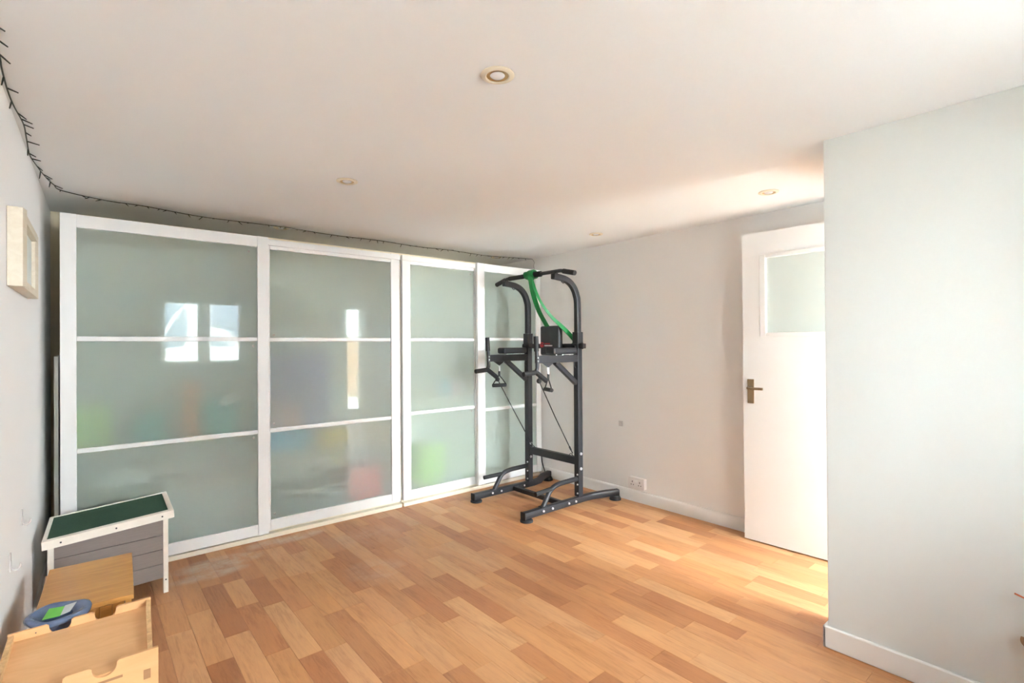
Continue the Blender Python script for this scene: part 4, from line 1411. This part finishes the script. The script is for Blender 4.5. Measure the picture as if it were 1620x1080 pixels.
# ------------------------------------------------------------------ hanging handles and resistance cords
def hang_handle(y0, label, ang):
    h_ = empty('pull_handle', (2.718, y0, 1.12), label, 'handle', 'pull handles hung under the dip arms')
    x = 2.718
    MB().tube([(x + 0.008 * math.cos(a_), y0, 1.105 + 0.021 * math.sin(a_)) for a_ in [2 * PI * k / 16 for k in range(16)]], 0.0024, 8, closed=True).build('carabiner', CHROME, h_)
    MB().lathe([(0.0, 1.070), (0.009, 1.070), (0.009, 1.088), (0.0, 1.09)], 12, (x, y0, 0)).build('swivel', CHROME, h_)
    MB().tube([(x, y0, 1.072), (x, y0, 1.030)], 0, rect=(0.020, 0.007, 0.002)).build('strap', RUBB, h_)
    c, s = math.cos(ang), math.sin(ang)
    hw_ = 0.062
    for sg in (-1, 1):
        MB().tube([(x, y0, 1.035), (x + sg * hw_ * 0.55 * c, y0 + sg * hw_ * 0.55 * s, 0.995), (x + sg * hw_ * 0.98 * c, y0 + sg * hw_ * 0.98 * s, 0.957), (x + sg * hw_ * 0.95 * c, y0 + sg * hw_ * 0.95 * s, 0.945)], 0.0048, 8, smooth=4).build('webbing', RUBB, h_)
    MB().tube([(x - hw_ * c, y0 - hw_ * s, 0.950), (x + hw_ * c, y0 + hw_ * s, 0.950)], 0.0155, 16).build('grip', RUBB, h_)
    return h_


hang_handle(YR, 'black pull handle seen edge-on under the nearer dip arm', 1.22)
hang_handle(YL, 'black pull handle seen side-on under the farther dip arm', -0.25)


def cord(pa, mid, pb2, y0, label):
    c_ = empty('resistance_tube', pa, label, 'resistance tube', 'resistance tubes on the tower')
    MB().tube([pa, mid, pb2], 0.0042, 8).build('cord', RUBB, c_)
    MB().lathe([(0.0, -0.02), (0.012, -0.017), (0.019, -0.006), (0.019, 0.006), (0.012, 0.017), (0.0, 0.02)], 16, pa).build('stop_ball', RUBB, c_)
    MB().tube([pa, (2.60, y0 - 0.012, 1.085)], 0.003, 6).build('lead', RUBB, c_)
    d_ = (Vector(pb2) - Vector(mid)).normalized()
    e_ = Vector(pb2)
    MB().tube([e_ - d_ * 0.075, e_ - d_ * 0.04], 0.007, 10).build('sleeve', RUBB, c_)
    MB().tube([e_ - d_ * 0.04, e_], 0.0032, 8).build('clip', CHROME, c_)


cord((2.612, YR - 0.01, 1.022), (2.80, YR + 0.01, 0.73), (XPOST - 0.016, YR + 0.05, 0.410), YR, 'thin black elastic tube strung on the nearer side of the tower')
cord((2.662, YL - 0.045, 1.006), (2.84, YL - 0.05, 0.72), (XPOST - 0.016, YL - 0.06, 0.410), YL, 'thin black elastic tube strung on the farther side of the tower')

# black lead behind the tower and the cable on the partition
tag(MB().tube([(3.452, 3.66, 0.20), (3.453, 3.65, 0.13), (3.450, 3.62, 0.07), (3.446, 3.59, 0.02), (3.44, 3.57, 0.004)], 0.0055, 8, smooth=5).build('power_lead', RUBB), 'short black lead in the corner by the wardrobe', 'cable')
tag(MB().tube([(XP - 0.020, 0.226, 0.445), (XP - 0.024, 0.205, 0.440), (XP - 0.03, 0.16, 0.43), (XP - 0.04, 0.05, 0.40)], 0.003, 8, smooth=5).build('orange_cable', COPPER), 'thin orange cable end at the right edge, by the partition', 'cable')
tag(MB().tube([(XP - 0.006, 0.206, 0.30), (XP - 0.014, 0.205, 0.285), (XP - 0.02, 0.18, 0.27), (XP - 0.006, 0.13, 0.262)], 0.008, 10, smooth=5).build('leather_tab', BROWNC), 'brown tab at the right edge, low on the partition', 'strap')
